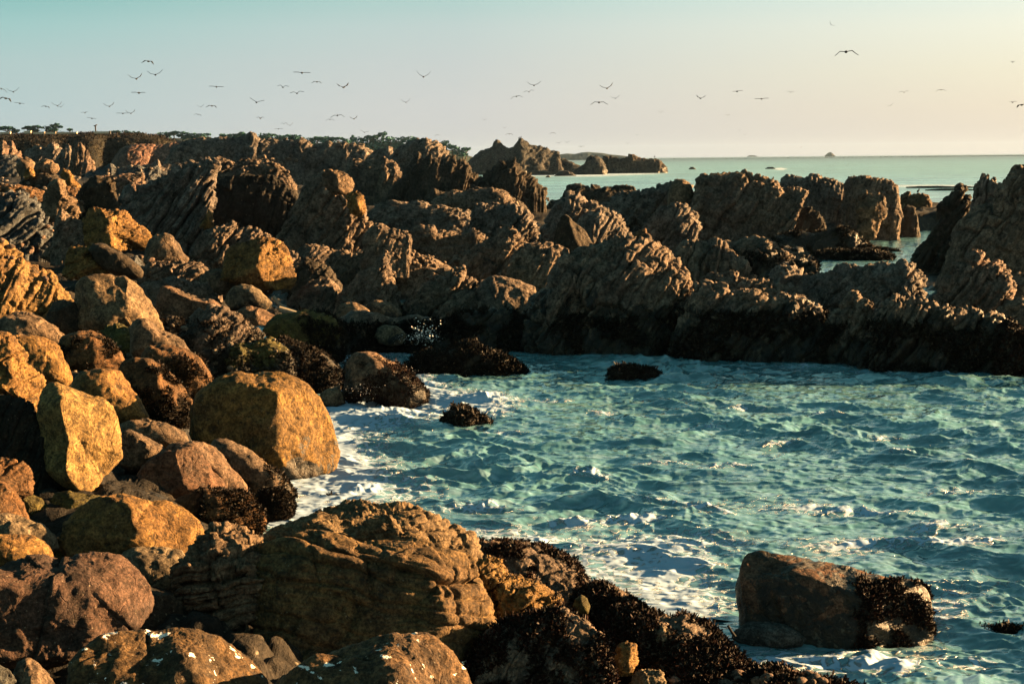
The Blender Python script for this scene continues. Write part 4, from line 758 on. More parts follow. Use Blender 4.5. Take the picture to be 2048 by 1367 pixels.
BO("small moss capped stone on the foreground shelf", "1146,1212 1150,1196 1162,1188 1174,1194 1180,1210 1176,1226 1158,1228", D=13.1, tint='m')
BO("pale wet stone showing through the weed", "1290,1290 1300,1262 1325,1248 1352,1262 1362,1290 1340,1312 1308,1310", yb=1345, z=.3, tint='w', kind='C', dR=.12)
BO("rounded pale stone low in the weed", "1258,1368 1270,1342 1295,1334 1322,1340 1336,1362 1325,1385 1285,1390", yb=1395, z=.3, tint='w', kind='C', dR=.12)
RI("pebbly weedy ledge along the bottom edge", "1330,1430 1345,1372 1370,1362 1400,1364 1430,1356 1465,1360 1500,1346 1530,1334 1558,1330 1585,1336 1610,1346 1645,1358 1680,1364 1720,1372 1740,1430", 1440, 'C', 10, z=.15, tf=.9, tint='p', dR=.16, wet=-9, name='rock_ledge', weed=dict(n=6000, cover=.5, **W1))

RI("thin raft of kelp floating beyond the bird rock", "1812,373.5 1840,372 1875,371.5 1905,372.5 1935,372 1950,374", 375, 'C', 5, z=0, tf=.3, tint='k', wet=9, dR=.15, amp=.5, name='kelp_raft', cat='kelp')
RI("second kelp raft floating nearer the right hand cliff", "1850,379 1880,377 1910,376.5 1935,377.5 1952,379", 380, 'C', 5, z=0, tf=.3, tint='k', wet=9, dR=.15, amp=.5, name='kelp_raft', cat='kelp')
# ------------------------------------------------------------------ sea
BAY = [(_p) for _p in _pts("676,690 720,684 800,690 900,694 1010,700 1400,708 1700,730 2048,748 2500,780 3200,1100 3200,2400 1650,1500 1560,1400 1500,1330 1440,1270 1300,1230 1180,1180 1150,1130 1060,1085 960,1075 850,1040 700,1030 600,1040 520,1060 440,1060 520,1030 560,990 600,960 640,930 640,870 600,800 640,760 690,720")]
CHAN = _pts("1560,575 1590,520 1640,490 1700,468 1800,462 1900,462 1990,440 2300,440 2300,520 1850,545 1830,575 1640,585")
SEA = _pts("1075,402 1140,400 1200,404 1300,404 1420,400 1560,398 1700,395 1850,425 2000,432 2600,440 2600,322 1900,309 1075,317.5 1000,318.5 950,330 1000,370")
def inside(x, y, poly):
    x = np.asarray(x, float); y = np.asarray(y, float); c = np.zeros(x.shape, bool)
    for i in range(len(poly)):
        x1, y1 = poly[i]; x2, y2 = poly[(i + 1) % len(poly)]
        k = (y1 > y) != (y2 > y)
        with np.errstate(divide='ignore', invalid='ignore'):
            c ^= k & (x < (x2 - x1) * (y - y1) / (y2 - y1) + x1)
    return c
def project(v):
    rel = v - CAM; zz = rel @ _f; zz = np.where(np.abs(zz) < 1e-6, 1e-6, zz)
    return 1024 + F * (rel @ _r) / zz, 683.5 - F * (rel @ _u) / zz
def segdist(X, Y, poly):
    d = np.full(X.shape, 1e9)
    for i in range(len(poly)):
        x1, y1 = poly[i]; x2, y2 = poly[(i + 1) % len(poly)]
        ex, ey = x2 - x1, y2 - y1; L2 = ex * ex + ey * ey + 1e-9
        t = np.clip(((X - x1) * ex + (Y - y1) * ey) / L2, 0, 1)
        d = np.minimum(d, np.hypot(X - x1 - t * ex, Y - y1 - t * ey))
    return d
def worldpoly(poly, z=0.0):
    a = at_z([p[0] for p in poly], [p[1] for p in poly], z); return [(p[0], p[1]) for p in a]
bayW = worldpoly(BAY); chanW = worldpoly(CHAN)
seaW = worldpoly([(a, max(b, 322)) for a, b in SEA])

def water_material():
    m, t, b = newmat("sea_water")
    g = N(t, 'ShaderNodeNewGeometry'); pos = g.outputs['Position']
    mp = N(t, 'ShaderNodeMapping'); L(t, pos, mp.inputs[0]); mp.inputs['Scale'].default_value = (.8, 1.25, 1); P = mp.outputs[0]
    fo = N(t, 'ShaderNodeAttribute'); fo.attribute_name = 'foam'; foam = fo.outputs['Fac']
    # lace: stretched cell borders, warped
    nw = N(t, 'ShaderNodeTexNoise'); L(t, P, nw.inputs['Vector']); nw.inputs['Scale'].default_value = 1.6; nw.inputs['Detail'].default_value = 4
    sc = N(t, 'ShaderNodeVectorMath', operation='SCALE'); L(t, nw.outputs[1], sc.inputs[0]); sc.inputs['Scale'].default_value = 0.9
    ad = N(t, 'ShaderNodeVectorMath', operation='ADD'); L(t, P, ad.inputs[0]); L(t, sc.outputs[0], ad.inputs[1])
    v = N(t, 'ShaderNodeTexVoronoi'); v.feature = 'DISTANCE_TO_EDGE'; L(t, ad.outputs[0], v.inputs['Vector']); v.inputs['Scale'].default_value = 5.5
    lace = math_(t, 'SUBTRACT', 1.0, math_(t, 'MULTIPLY', v.outputs['Distance'], 4.2), clamp=True)
    n6 = noise_(t, ad.outputs[0], 7.0, 8, 0.78)
    pat = math_(t, 'ADD', math_(t, 'MULTIPLY', lace, 0.6), math_(t, 'MULTIPLY', n6, 1.2))
    fm = mrange(t, math_(t, 'ADD', math_(t, 'MULTIPLY', foam, 1.3), pat), 1.44, 1.64)
    nd = noise_(t, P, 0.35, 4, 0.6)
    deep = mixc(t, mrange(t, nd, 0.35, 0.65), (0.042, 0.120, 0.142), (0.085, 0.210, 0.238))
    milky = mixc(t, math_(t, 'MULTIPLY', foam, 0.75, clamp=True), deep, (0.13, 0.235, 0.30))
    mp2 = N(t, 'ShaderNodeMapping'); L(t, pos, mp2.inputs[0]); mp2.inputs['Scale'].default_value = (.8, 2.2, 1)
    st = noise_(t, mp2.outputs[0], 2.2, 7, 0.72, 0.9)
    milky = mixc(t, math_(t, 'MULTIPLY', mrange(t, st, 0.48, 0.62), 0.6), milky, (0.18, 0.30, 0.38))
    d0 = N(t, 'ShaderNodeVectorMath', operation='LENGTH'); L(t, pos, d0.inputs[0])
    mp3 = N(t, 'ShaderNodeMapping'); L(t, pos, mp3.inputs[0]); mp3.inputs['Scale'].default_value = (.05, .16, .1)
    band = noise_(t, mp3.outputs[0], 1.0, 8, 0.68, 0.4)
    bandf = mrange(t, band, 0.38, 0.62, 0.55, 1.35, False)
    bandf = math_(t, 'MULTIPLY', bandf, mrange(t, d0.outputs['Value'], 400, 2200, 1.55, 0.30))  # sky reflection painted by distance: brighter mid sea, darker towards the horizon
    fw = mrange(t, d0.outputs['Value'], 70, 140)
    bandf = math_(t, 'ADD', math_(t, 'MULTIPLY', bandf, fw), math_(t, 'SUBTRACT', 1.0, fw))
    bs = N(t, 'ShaderNodeVectorMath', operation='SCALE'); L(t, milky, bs.inputs[0]); L(t, bandf, bs.inputs['Scale']); milky = bs.outputs[0]
    L(t, mixc(t, fm, milky, (0.27, 0.39, 0.55)), b.inputs['Base Color'])
    ROUGH = mrange(t, fm, 0, 1, 0.0, 0.7, False)
    b.inputs['IOR'].default_value = 2.4
    L(t, mrange(t, fm, 0, 1, 0.5, 0.1, False), b.inputs['Specular IOR Level'])
    # ripples: scaled by distance so that the open sea keeps its texture
    dd = N(t, 'ShaderNodeVectorMath', operation='LENGTH'); L(t, pos, dd.inputs[0]); dist = dd.outputs['Value']
    RN = N(t, 'ShaderNodeTexNoise'); RN.noise_type = 'RIDGED_MULTIFRACTAL'; L(t, P, RN.inputs['Vector']); RN.inputs['Scale'].default_value = 4.2; RN.inputs['Detail'].default_value = 4; RN.inputs['Roughness'].default_value = 0.55; RN.inputs['Distortion'].default_value = 0.5; r1 = RN.outputs[0]; r2 = noise_(t, P, 0.9, 5, 0.6, 0.3); r3 = noise_(t, P, .12, 5, 0.6, 0.3)
    L(t, math_(t, 'ADD', ROUGH, mrange(t, dist, 30, 400, 0.07, 0.34, False)), b.inputs['Roughness'])
    far = mrange(t, dist, 45, 110); vfar = mrange(t, dist, 150, 600)
    h = math_(t, 'MULTIPLY', r1, math_(t, 'SUBTRACT', 1.0, far)); h = math_(t, 'MULTIPLY', h, 0.055)
    h = math_(t, 'ADD', h, math_(t, 'MULTIPLY', math_(t, 'MULTIPLY', r2, far), 0.45))
    h = math_(t, 'ADD', h, math_(t, 'MULTIPLY', math_(t, 'MULTIPLY', r3, vfar), 2.5))
    h = math_(t, 'ADD', h, math_(t, 'MULTIPLY', fm, 0.03))
    bp = N(t, 'ShaderNodeBump'); bp.inputs['Strength'].default_value = 1.0; bp.inputs['Distance'].default_value = 1.0; L(t, h, bp.inputs['Height'])
    L(t, bp.outputs[0], b.inputs['Normal'])
    return m
WATER = water_material()
# wave crests that carry foam: photo x, y of the crest, half width px, height px
CRESTS = [(720, 800, 48, 26), (790, 828, 70, 12), (840, 770, 40, 10), (965, 805, 45, 16), (985, 792, 26, 12), (1208, 828, 45, 8), (900, 735, 40, 7), (1815, 915, 50, 14), (1770, 880, 40, 8),
          (1270, 1040, 60, 22), (1150, 1045, 60, 14), (1425, 1028, 50, 14), (1345, 1010, 70, 10), (1620, 1020, 60, 10), (1740, 1030, 110, 16), (1900, 1090, 110, 16), (1870, 1060, 70, 12), (1700, 1095, 80, 8),
          (1180, 960, 50, 14), (1010, 870, 60, 8), (1500, 820, 60, 7), (1640, 835, 60, 9), (1330, 930, 70, 8), (960, 1020, 80, 14), (1080, 1080, 50, 8), (720, 985, 34, 16), (690, 960, 40, 8), (640, 985, 60, 6),
          (1380, 1140, 60, 8), (1560, 890, 60, 6), (1900, 980, 80, 8), (1450, 940, 70, 7), (1980, 1170, 60, 10), (1750, 1330, 60, 16), (1800, 1345, 40, 12), (1950, 1330, 70, 8), (1420, 855, 50, 6),
          (1590, 735, 100, 3), (1900, 745, 60, 5), (1980, 742, 50, 4), (1060, 745, 40, 4), (1100, 800, 60, 6)]
PATCH = [(900, 800, 130, 30, .45), (975, 818, 70, 22, .55), (730, 812, 75, 30, .8), (830, 795, 70, 18, .65), (840, 700, 150, 12, .5), (660, 900, 40, 60, .45), (700, 960, 60, 50, .4), (1700, 745, 260, 6, .35), (650, 980, 130, 60, .62), (760, 830, 160, 34, .50), (780, 900, 140, 90, .22), (1250, 1110, 150, 60, .50), (1330, 1160, 110, 60, .48), (1380, 1200, 120, 40, .40), (1180, 1200, 60, 50, .4), (1400, 1085, 140, 26, .40),
         (1330, 1225, 110, 22, .50), (1590, 1330, 110, 34, .62), (1700, 1100, 160, 34, .30), (1560, 1010, 220, 26, .22), (1900, 1210, 120, 60, .26), (1860, 1250, 60, 50, .35), (1780, 1340, 160, 40, .34), (1000, 1070, 120, 26, .34),
         (840, 985, 90, 30, .28), (600, 1030, 70, 30, .55), (560, 1040, 60, 20, .55), (690, 900, 60, 60, .40), (740, 720, 60, 30, .30), (860, 725, 60, 20, .2), (1800, 700, 60, 10, 0), (830, 760, 60, 40, .4), (1980, 1100, 100, 120, .16), (1250, 990, 300, 60, .10)]
def waves(X, Y):
    rng = np.random.RandomState(5)
    H = np.zeros_like(X); DX = np.zeros_like(X); DY = np.zeros_like(X)
    pp = np.stack([X * .22, Y * .16, X * 0 + 3.3], 1); mod = 0.75 + 0.9 * noise(pp, 41)
    wx = 0.5 * fbm(np.stack([X * .5, Y * .5, X * 0], 1), 2, 51); wy = 0.5 * fbm(np.stack([X * .5, Y * .5, X * 0 + 9], 1), 2, 57)
    Xw, Yw = X + wx, Y + wy
    for i in range(64):
        lam = 0.18 * (1.5 / 0.18) ** (rng.rand() ** 1.1) if i > 7 else 1.6 + 1.6 * rng.rand()
        th = math.radians(rng.normal(-100, 27))
        k = 2 * math.pi / lam; kx, ky = k * math.cos(th), k * math.sin(th)
        a = 0.0112 * lam ** 1.0 if i > 7 else .0085 * lam; ph = rng.rand() * 6.283
        arg = kx * Xw + ky * Yw + ph
        H += a * np.sin(arg); DX += -a * 0.9 * kx / k * np.cos(arg) * -1; DY += a * 0.9 * ky / k * np.cos(arg)
    rg = ridged(np.stack([X * .9, Y * 1.5, X * 0 + 2], 1), 3, 61)
    H = H * mod * .9 + (0.030 * rg + 0.013 * ridged(np.stack([Xw * 2.6, Yw * 4.6, X * 0 + 7], 1), 2, 66)) * (.5 + .6 * mod)
    H += 0.012 * fbm(np.stack([X * 5, Y * 8, X * 0], 1), 3, 71)
    return H, DX * mod, DY * mod, rg
def build_water():
    pxs = np.concatenate([np.linspace(-2600, -300, 14)[:-1], np.linspace(-300, 500, 60)[:-1], np.linspace(500, 2120, 760), np.linspace(2120, 4600, 16)[1:]])
    rows = np.concatenate([np.linspace(1900, 1420, 10)[:-1], np.linspace(1420, 640, 560)[:-1], np.linspace(640, 440, 60)[:-1], np.linspace(440, 335, 90)[:-1], np.linspace(335, 321, 24)])
    # row lines are circles of constant forward distance; columns are bearings
    Yr = 5.0 * F / (rows - 316.0) ; Yr = np.concatenate([Yr, [2500, 4000, 5900]])
    bear = (pxs - 1024) / F
    YY, BB = np.meshgrid(Yr, bear, indexing='ij'); X = (BB * YY).ravel(); Y = YY.ravel()
    near = Y < 120
    H = np.zeros_like(X); dx = np.zeros_like(X); dy = np.zeros_like(X); foam = np.zeros_like(X)
    h, a, b, rg = waves(X[near], Y[near])
    fade = 1 - sstep(Y[near], 50, 110) * .6
    H[near] = h * fade; dx[near] = a * fade; dy[near] = b * fade
    crest = sstep(h + 0.02 * fbm(np.stack([X[near] * 3, Y[near] * 3, h * 0], 1), 2, 77), 0.10, 0.22)
    foam[near] += 0.40 * crest * sstep(noise(np.stack([X[near] * .35, Y[near] * .3, h * 0], 1), 83), -0.1, 0.5)
    px, py = project(np.stack([X, Y, H * 0], 1))
    m = near & (Y < 45); H[m] *= (0.35 + 0.65 * sstep(segdist(X[m], Y[m], bayW), 0, 1.2))
    for (cx, cy, w, hp) in CRESTS:
        c = at_z(cx, cy); Dc = c[1]; m = near & (np.abs(X - c[0]) < 5) & (np.abs(Y - c[1]) < 8)
        sx = w * Dc / F; hh = hp * Dc / F * (1.0 if hp > 13 else .75); sy = max(0.20, hh * 1.3)
        rx, ry = X[m] - c[0], Y[m] - c[1]
        ry = ry + 0.35 * sy * np.sin(rx / sx * 2.3 + cx) + 0.5 * sy * noise(np.stack([rx * 1.6, ry * 0, rx * 0 + cx], 1), 91)
        g = np.exp(-(rx / sx) ** 2 * 1.1) * np.where(ry < 0, np.exp(-(ry / (sy * .55)) ** 2), np.exp(-(ry / (sy * 1.5)) ** 2))
        lump = 0.72 + 0.55 * fbm(np.stack([X[m] * 4.5, Y[m] * 4.5, rx * 0 + cx], 1), 3, 93)
        H[m] += hh * g * lump
        g2 = np.exp(-(rx / sx) ** 2 * 1.2) * np.exp(-((ry + sy * .1) / (sy * .9)) ** 2)
        foam[m] += min(0.9, 0.30 + hp * 0.024) * g2
    for (cx, cy, rx_, ry_, s) in PATCH:
        e = ((px - cx) / rx_) ** 2 + ((py - cy) / ry_) ** 2
        foam += np.where(near, s * np.exp(-e * 1.2), 0)
    # breaking surf round the far islets
    for (cx, cy, w, hp) in [(1160, 351, 90, 3), (1250, 347, 90, 3), (1065, 350, 40, 3), (1305, 336, 40, 3.5), (1205, 338, 12, 6), (1150, 341, 14, 5), (1560, 338, 16, 1), (1860, 372, 120, 0)]:
        e = ((px - cx) / w) ** 2 + ((py - cy) / 3.0) ** 2
        foam += np.where(Y > 120, .7 * np.exp(-e * 1.2), 0)
    # shore foam: close to the rock line of the bay
    m = near & (Y < 45)
    d = segdist(X[m], Y[m], bayW)
    foam[m] += 0.22 * np.exp(-d / 0.35)
    far = ~near
    H[far] += 0
    V = np.stack([X + dx, Y + dy, H], 1)
    nr, nc = YY.shape; idx = np.arange(nr * nc).reshape(nr, nc)
    q = np.stack([idx[:-1, :-1], idx[:-1, 1:], idx[1:, 1:], idx[1:, :-1]], -1).reshape(-1, 4)
    # leave the sheet out where dry land covers it completely (left shore)
    return tag(mk('sea', V, q, WATER, attrs={'foam': np.clip(foam, 0, 1)}), kind='structure'), V
SEAO, SEAV = build_water()

# ------------------------------------------------------------------ ground (beach and sea bed)
def ground():
    cols = np.concatenate([np.linspace(-3500, -200, 20)[:-1], np.linspace(-200, 2250, 420), np.linspace(2250, 5000, 16)[1:]])
    rows = np.concatenate([np.linspace(2600, 1450, 12)[:-1], np.linspace(1450, 700, 260)[:-1], np.linspace(700, 352, 230)])
    YT = []; XX = []; ZZ = []
    for px in cols:
        z = gz(np.clip(px, -400, 2400), rows); h = rows - (326 - 0.00977 * np.clip(px, -400, 2400))
        D = (5 - z) * F / h; XX.append((px - 1024) / F * D); YT.append(D); ZZ.append(z)
    # extend to the far country
    X = np.array(XX).T; Y = np.array(YT).T; Z = np.array(ZZ).T
    for D, zl in ((150, 4.0), (220, 4.6), (330, 5.5), (500, 6.5), (700, 8.0)):
        t = np.clip((cols - 150) / 500.0, 0, 1); t = t * t * (3 - 2 * t)
        zz = zl * (1 - t) + (-1.5) * t
        X = np.vstack([X, (cols - 1024) / F * D]); Y = np.vstack([Y, np.full(len(cols), float(D))]); Z = np.vstack([Z, zz])
    nr, nc = X.shape; x, y, z = X.ravel(), Y.ravel(), Z.ravel()
    p = np.stack([x, y, z], 1)
    F1, F2, ID = voronoi(np.stack([x * 1.1, y * 1.1, z * 0], 1), 5)
    G1, G2, GD = voronoi(np.stack([x * 3.1, y * 3.1, z * 0], 1), 8)
    z = z - 0.28 + 0.30 * (ID - .35) * sstep(F2 - F1, 0, .3) + 0.10 * GD * sstep(G2 - G1, 0, .35) + 0.15 * fbm(p * .5, 3, 9)
    bx_ = x / np.maximum(y, 1); offs = sstep(bx_, (1040 - 1024) / F, (1080 - 1024) / F)
    z = np.minimum(z, z * (1 - offs) + offs * np.interp(y, [100, 116], [3.0, -2.0]))
    for poly, dep in ((bayW, 1.6), (chanW, 1.6), (seaW, 2.5)):
        ins = inside(x, y, poly); d = segdist(x, y, poly); s = np.where(ins, d, -d)
        z = np.where(s > -0.6, np.minimum(z, np.interp(s, [-.6, 0, .6, 2], [z.max(), 0.0, -.5, -dep]) + np.where(s < 0, .0, 0) + 0.1 * GD), z)
    idx = np.arange(nr * nc).reshape(nr, nc)
    q = np.stack([idx[:-1, :-1], idx[:-1, 1:], idx[1:, 1:], idx[1:, :-1]], -1).reshape(-1, 4)
    o = mk('ground', np.stack([x, y, z], 1), q, ROCK)
    o['tint'] = [.022, .020, .018]; o['tint2'] = [.05, .04, .03]; o['fscale'] = 6.0; o['wet'] = 0.5; o['guano'] = 2.0  # near-black tint stands in for deep shadow between the rocks
    tag(o, kind='structure'); return o
ground()

# ------------------------------------------------------------------ trees on the far shore
BARK = simple("bark", (.06, .045, .03)); HAZED_FOL = simple("hazed_cypress_foliage", (.028, .085, .075), var=.4, scale=.6, spec=.1)  # teal of distant haze mixed into the foliage colour
def tree(px, ytop, ybase, wpx, D, style, label, group, seed):
    rng = np.random.RandomState(seed)
    ytop -= 3.0; b = at_depth(px, ybase, D); k = D / F; Hh = (ybase - ytop) * k; W = wpx * k
    V = []; Q = []
    def tube(p0, p1, r0, r1):
        a = p1 - p0; a = a / np.linalg.norm(a); s = np.cross(a, [0, 1, .1]); s /= np.linalg.norm(s); t2 = np.cross(a, s); n0 = sum(len(z) for z in V)
        ring = lambda p, r: np.array([p + r * (math.cos(i * 1.0472) * s + math.sin(i * 1.0472) * t2) for i in range(6)])
        V.append(ring(p0, r0)); V.append(ring(p1, r1))
        for i in range(6): Q.append([n0 + i, n0 + (i + 1) % 6, n0 + 6 + (i + 1) % 6, n0 + 6 + i])
    top = b + np.array([rng.normal(0, W * .06), 0, Hh * .62])
    tube(b - np.array([0, 0, 1.0]), top, W * .045 + .1, W * .03 + .05)
    nl = 5 if style else 7; cl = []
    for i in range(nl):
        a = (i / (nl - 1) - .5); e = np.array([a * W * .85, rng.normal(0, W * .15), Hh * (rng.uniform(.62, .92) if style else rng.uniform(.35, .85))]); e = b + e
        tube(b + (top - b) * rng.uniform(.4, .95), e, W * .02 + .05, .05); cl.append((e, W * rng.uniform(.16, .26), Hh * rng.uniform(.07, .13) if style else Hh * rng.uniform(.14, .24)))
    cl.append((b + np.array([0, 0, Hh * .86]), W * .3, Hh * .13))
    if not style:
        for i in range(5): cl.append((b + np.array([rng.uniform(-.4, .4) * W, rng.normal(0, W * .15), Hh * rng.uniform(.2, .55)]), W * .22, Hh * .2))
    n = 420; P = []
    for (c, rw, rh) in cl:
        m = n // len(cl); d = rng.normal(0, 1, (m, 3)); d /= np.linalg.norm(d, axis=1)[:, None]; d *= rng.uniform(.45, 1.0, (m, 1)) ** .5
        P.append(c + d * np.array([rw, rw, rh]))
    P = np.concatenate(P); m = len(P); s = (0.035 * W + .22) * rng.uniform(.6, 1.4, (m, 1))
    u = rng.normal(0, 1, (m, 3)); u /= np.linalg.norm(u, axis=1)[:, None]; w = np.cross(u, rng.normal(0, 1, (m, 3))); w /= np.linalg.norm(w, axis=1)[:, None]
    u = u * np.array([1, 1, .5]); vv = np.stack([P - u * s, P + w * s * .8, P + u * s, P - w * s * .8], 1).reshape(-1, 4 * 0 + 3)
    root = bpy.data.objects.new('cypress_tree', None); scene.collection.objects.link(root); root.location = b
    tag(root, label, 'tree', group)
    mk('trunk', np.concatenate(V), Q, BARK, parent=root, loc=b)
    mk('crown', vv, np.arange(4 * m).reshape(-1, 4), HAZED_FOL, parent=root, loc=b, smooth=False)
TR = [(12, 256, 268, 34, 1), (30, 262, 268, 16, 0), (57, 255, 267, 20, 1), (76, 254, 267, 18, 1), (66, 258, 267, 20, 0), (103, 255, 267, 22, 0), (114, 250, 267, 20, 1), (140, 260, 268, 9, 1), (-30, 258, 270, 40, 0),
      (228, 265, 275, 10, 1), (236, 264, 275, 10, 1), (250, 264, 276, 24, 0), (268, 266, 277, 16, 0), (278, 266, 277, 12, 0), (330, 267, 280, 26, 0), (348, 266, 280, 20, 1), (366, 267, 280, 26, 0), (388, 269, 281, 24, 0), (410, 270, 281, 20, 0),
      (450, 271, 283, 26, 0), (468, 271, 283, 26, 0), (484, 267, 283, 24, 1), (524, 270, 287, 26, 0), (536, 270, 288, 26, 1), (556, 273, 290, 30, 0), (576, 273, 290, 30, 1), (596, 273, 290, 26, 0), (618, 278, 292, 22, 0),
      (636, 276, 292, 28, 1), (655, 276, 292, 30, 0), (675, 278, 293, 26, 1), (690, 281, 294, 22, 0)]
TR2 = [(706, 273, 298, 10, 1), (716, 277, 300, 34, 0), (738, 274, 300, 32, 1), (752, 274, 300, 26, 0), (766, 268, 300, 22, 1), (782, 277, 302, 40, 0), (800, 280, 302, 30, 0), (822, 276, 304, 36, 1), (742, 286, 303, 40, 0), (770, 288, 304, 44, 0), (840, 284, 304, 24, 0),
       (890, 284, 310, 22, 1), (884, 292, 312, 24, 0), (905, 293, 313, 20, 1), (914, 296, 314, 22, 0), (932, 298, 315, 16, 1), (926, 303, 316, 18, 0)]
ORD = ['leftmost', 'second from left', 'third from left', 'fourth from left', 'fifth from left', 'sixth from left', 'seventh from left', 'eighth from left', 'ninth from left', 'tenth from left', 'eleventh from left', 'twelfth from left']
def plant(lst, D, seed):
    n = {}
    for j, (x, yt, yb_, w, st) in enumerate(sorted(lst)):
        if x < 215: g, pl = 'trees behind the bluff', 'behind the grassy bluff'
        elif x < 440: g, pl = 'hazy trees right of the signpost', 'right of the signpost'
        elif x < 700 and D < 600: g, pl = 'hazy trees above the jagged ridge', 'above the jagged ridge'
        elif x < 860: g, pl = 'blue green grove left of the conical crag', 'in the grove by the crag'
        else: g, pl = 'small trees on the low point', 'on the low point'
        kd = 'flat topped hazy cypress' if st else 'bushy hazy tree'
        i = n.get((kd, pl), 0); n[(kd, pl)] = i + 1
        tree(x, yt, yb_, w, D, st, f'{kd} {pl}, {ORD[i]}', g, seed + j)
plant(TR, 560, 100); plant(TR2, 640, 300)

# ------------------------------------------------------------------ bluff furniture
def boxes(name, bs, mat, parent=None, loc=None):
    V = []; Q = []
    for (c, s) in bs:
        n0 = len(V)
        for dx in (-1, 1):
            for dy in (-1, 1):
                for dz in (-1, 1): V.append([c[0] + dx * s[0] / 2, c[1] + dy * s[1] / 2, c[2] + dz * s[2] / 2])
        Q += [[n0 + a for a in f] for f in ((0, 1, 3, 2), (4, 6, 7, 5), (0, 4, 5, 1), (2, 3, 7, 6), (0, 2, 6, 4), (1, 5, 7, 3))]
    return mk(name, V, Q, mat, parent=parent, loc=loc, smooth=False)
PALE = simple("pale_render", (.62, .50, .36)); DARKW = simple("dark_timber", (.035, .03, .025))
k = 226 / F
def bw(px, py): return at_depth(px, py, 226)
for (x0, x1, y0, y1, lb) in ((50, 63, 262.5, 266.5, 'short pale building end on the bluff among the shrubs'), (0, 22, 264.8, 267, 'sunlit low wall at the far left end of the bluff'), (68, 90, 264.8, 267.5, 'sunlit low wall just right of the pale building end'), (93, 112, 265, 267.8, 'sunlit low wall below the taller flat topped tree'),
                             (115, 155, 265, 267, 'long sunlit low wall left of the signpost'), (190, 219, 263.6, 266.8, 'sunlit low wall right of the signpost ending in a dark post')):
    a = bw(x0, y1); b_ = bw(x1, y0); c = (a + b_) / 2; c[1] -= 0.2
    w, h = abs(b_[0] - a[0]), abs(b_[2] - a[2])
    root = bpy.data.objects.new('low_wall', None); scene.collection.objects.link(root); root.location = (c[0], c[1], c[2] - h / 2); tag(root, lb, 'wall', 'low walls on the bluff')
    L0 = np.array(root.location)
    boxes('wall_face', [((c[0], c[1], c[2] - .05), (w, .35, h))], PALE, root, L0)
    boxes('coping', [((c[0], c[1], c[2] + h / 2), (w + .1, .5, .1))], PALE, root, L0)
    if lb.endswith('dark post'): boxes('end_post', [((c[0] + w / 2 + .12, c[1], c[2]), (.22, .45, h + .25))], DARKW, root, L0)
s0 = bw(191.5, 264.5); root = bpy.data.objects.new('signpost', None); scene.collection.objects.link(root); root.location = s0
tag(root, 'dark post with a tilted top board standing alone on the bluff', 'signpost')
boxes('post', [((s0[0], s0[1], s0[2] + .45), (.17, .17, 1.1))], DARKW, root, s0)
hb = boxes('top_board', [((0, 0, 0), (.55, .3, .12))], DARKW); hb.parent = root; hb.location = (.02, 0, 1.05); hb.rotation_euler = (0, math.radians(-22), 0)

# scrub on the bluff: leafy ground cover
rng = np.random.RandomState(3)
def scrub(pxa, pxb, ya, yb_, D, n, size, name='coastal_scrub'):
    x = rng.uniform(pxa, pxb, n); yy = rng.uniform(ya, yb_, n)
    P = at_depth(x, yy, D - 2) + rng.normal(0, .5, (n, 3)); m = n
    s = size * rng.uniform(.5, 1.5, (m, 1)); u = rng.normal(0, 1, (m, 3)); u /= np.linalg.norm(u, axis=1)[:, None]; w = np.cross(u, rng.normal(0, 1, (m, 3))); w /= np.linalg.norm(w, axis=1)[:, None]
    vv = np.stack([P - u * s, P + w * s * .8, P + u * s, P - w * s * .8], 1).reshape(-1, 3)
    tag(mk(name, vv, np.arange(4 * m).reshape(-1, 4), SCRUB, smooth=False), kind='stuff')
SCRUB = simple("scrub_foliage", (.040, .042, .022), var=.5, scale=1.0, spec=.1)

# ------------------------------------------------------------------ birds
GULL = simple("gull_plumage", (.007, .0065, .006), var=.2); GULLW = simple("gull_wing", (.008, .0075, .007), var=.2)
BLACKB = simple("cormorant_plumage", (.012, .012, .012)); WHITEB = simple("white_plumage", (.7, .7, .68))
def spindle(c, ax, L_, r, n=7, k=8, prof=None):
    ax = np.asarray(ax, float); ax /= np.linalg.norm(ax); s = np.cross(ax, [0, 0, 1]);
    if np.linalg.norm(s) < 1e-3: s = np.array([1.0, 0, 0])
    s /= np.linalg.norm(s); t2 = np.cross(s, ax); V = []; Q = []
    for i in range(n):
        t = i / (n - 1); rr = r * (prof[i] if prof else max(.06, math.sin(math.pi * t) ** .7))
        for j in range(k):
            a = j * 2 * math.pi / k; V.append(c + ax * (t - .5) * L_ + rr * (math.cos(a) * s + math.sin(a) * t2))
    for i in range(n - 1):
        for j in range(k): Q.append([i * k + j, i * k + (j + 1) % k, (i + 1) * k + (j + 1) % k, (i + 1) * k + j])
    return V, Q
SH = {'V': ((.30, .13), (.50, .34)), 'M': ((.24, .16), (.50, .08)), 'A': ((.26, .03), (.50, -.15)), 'F': ((.26, .03), (.50, .02)), 'W': ((.22, .10), (.50, .20))}
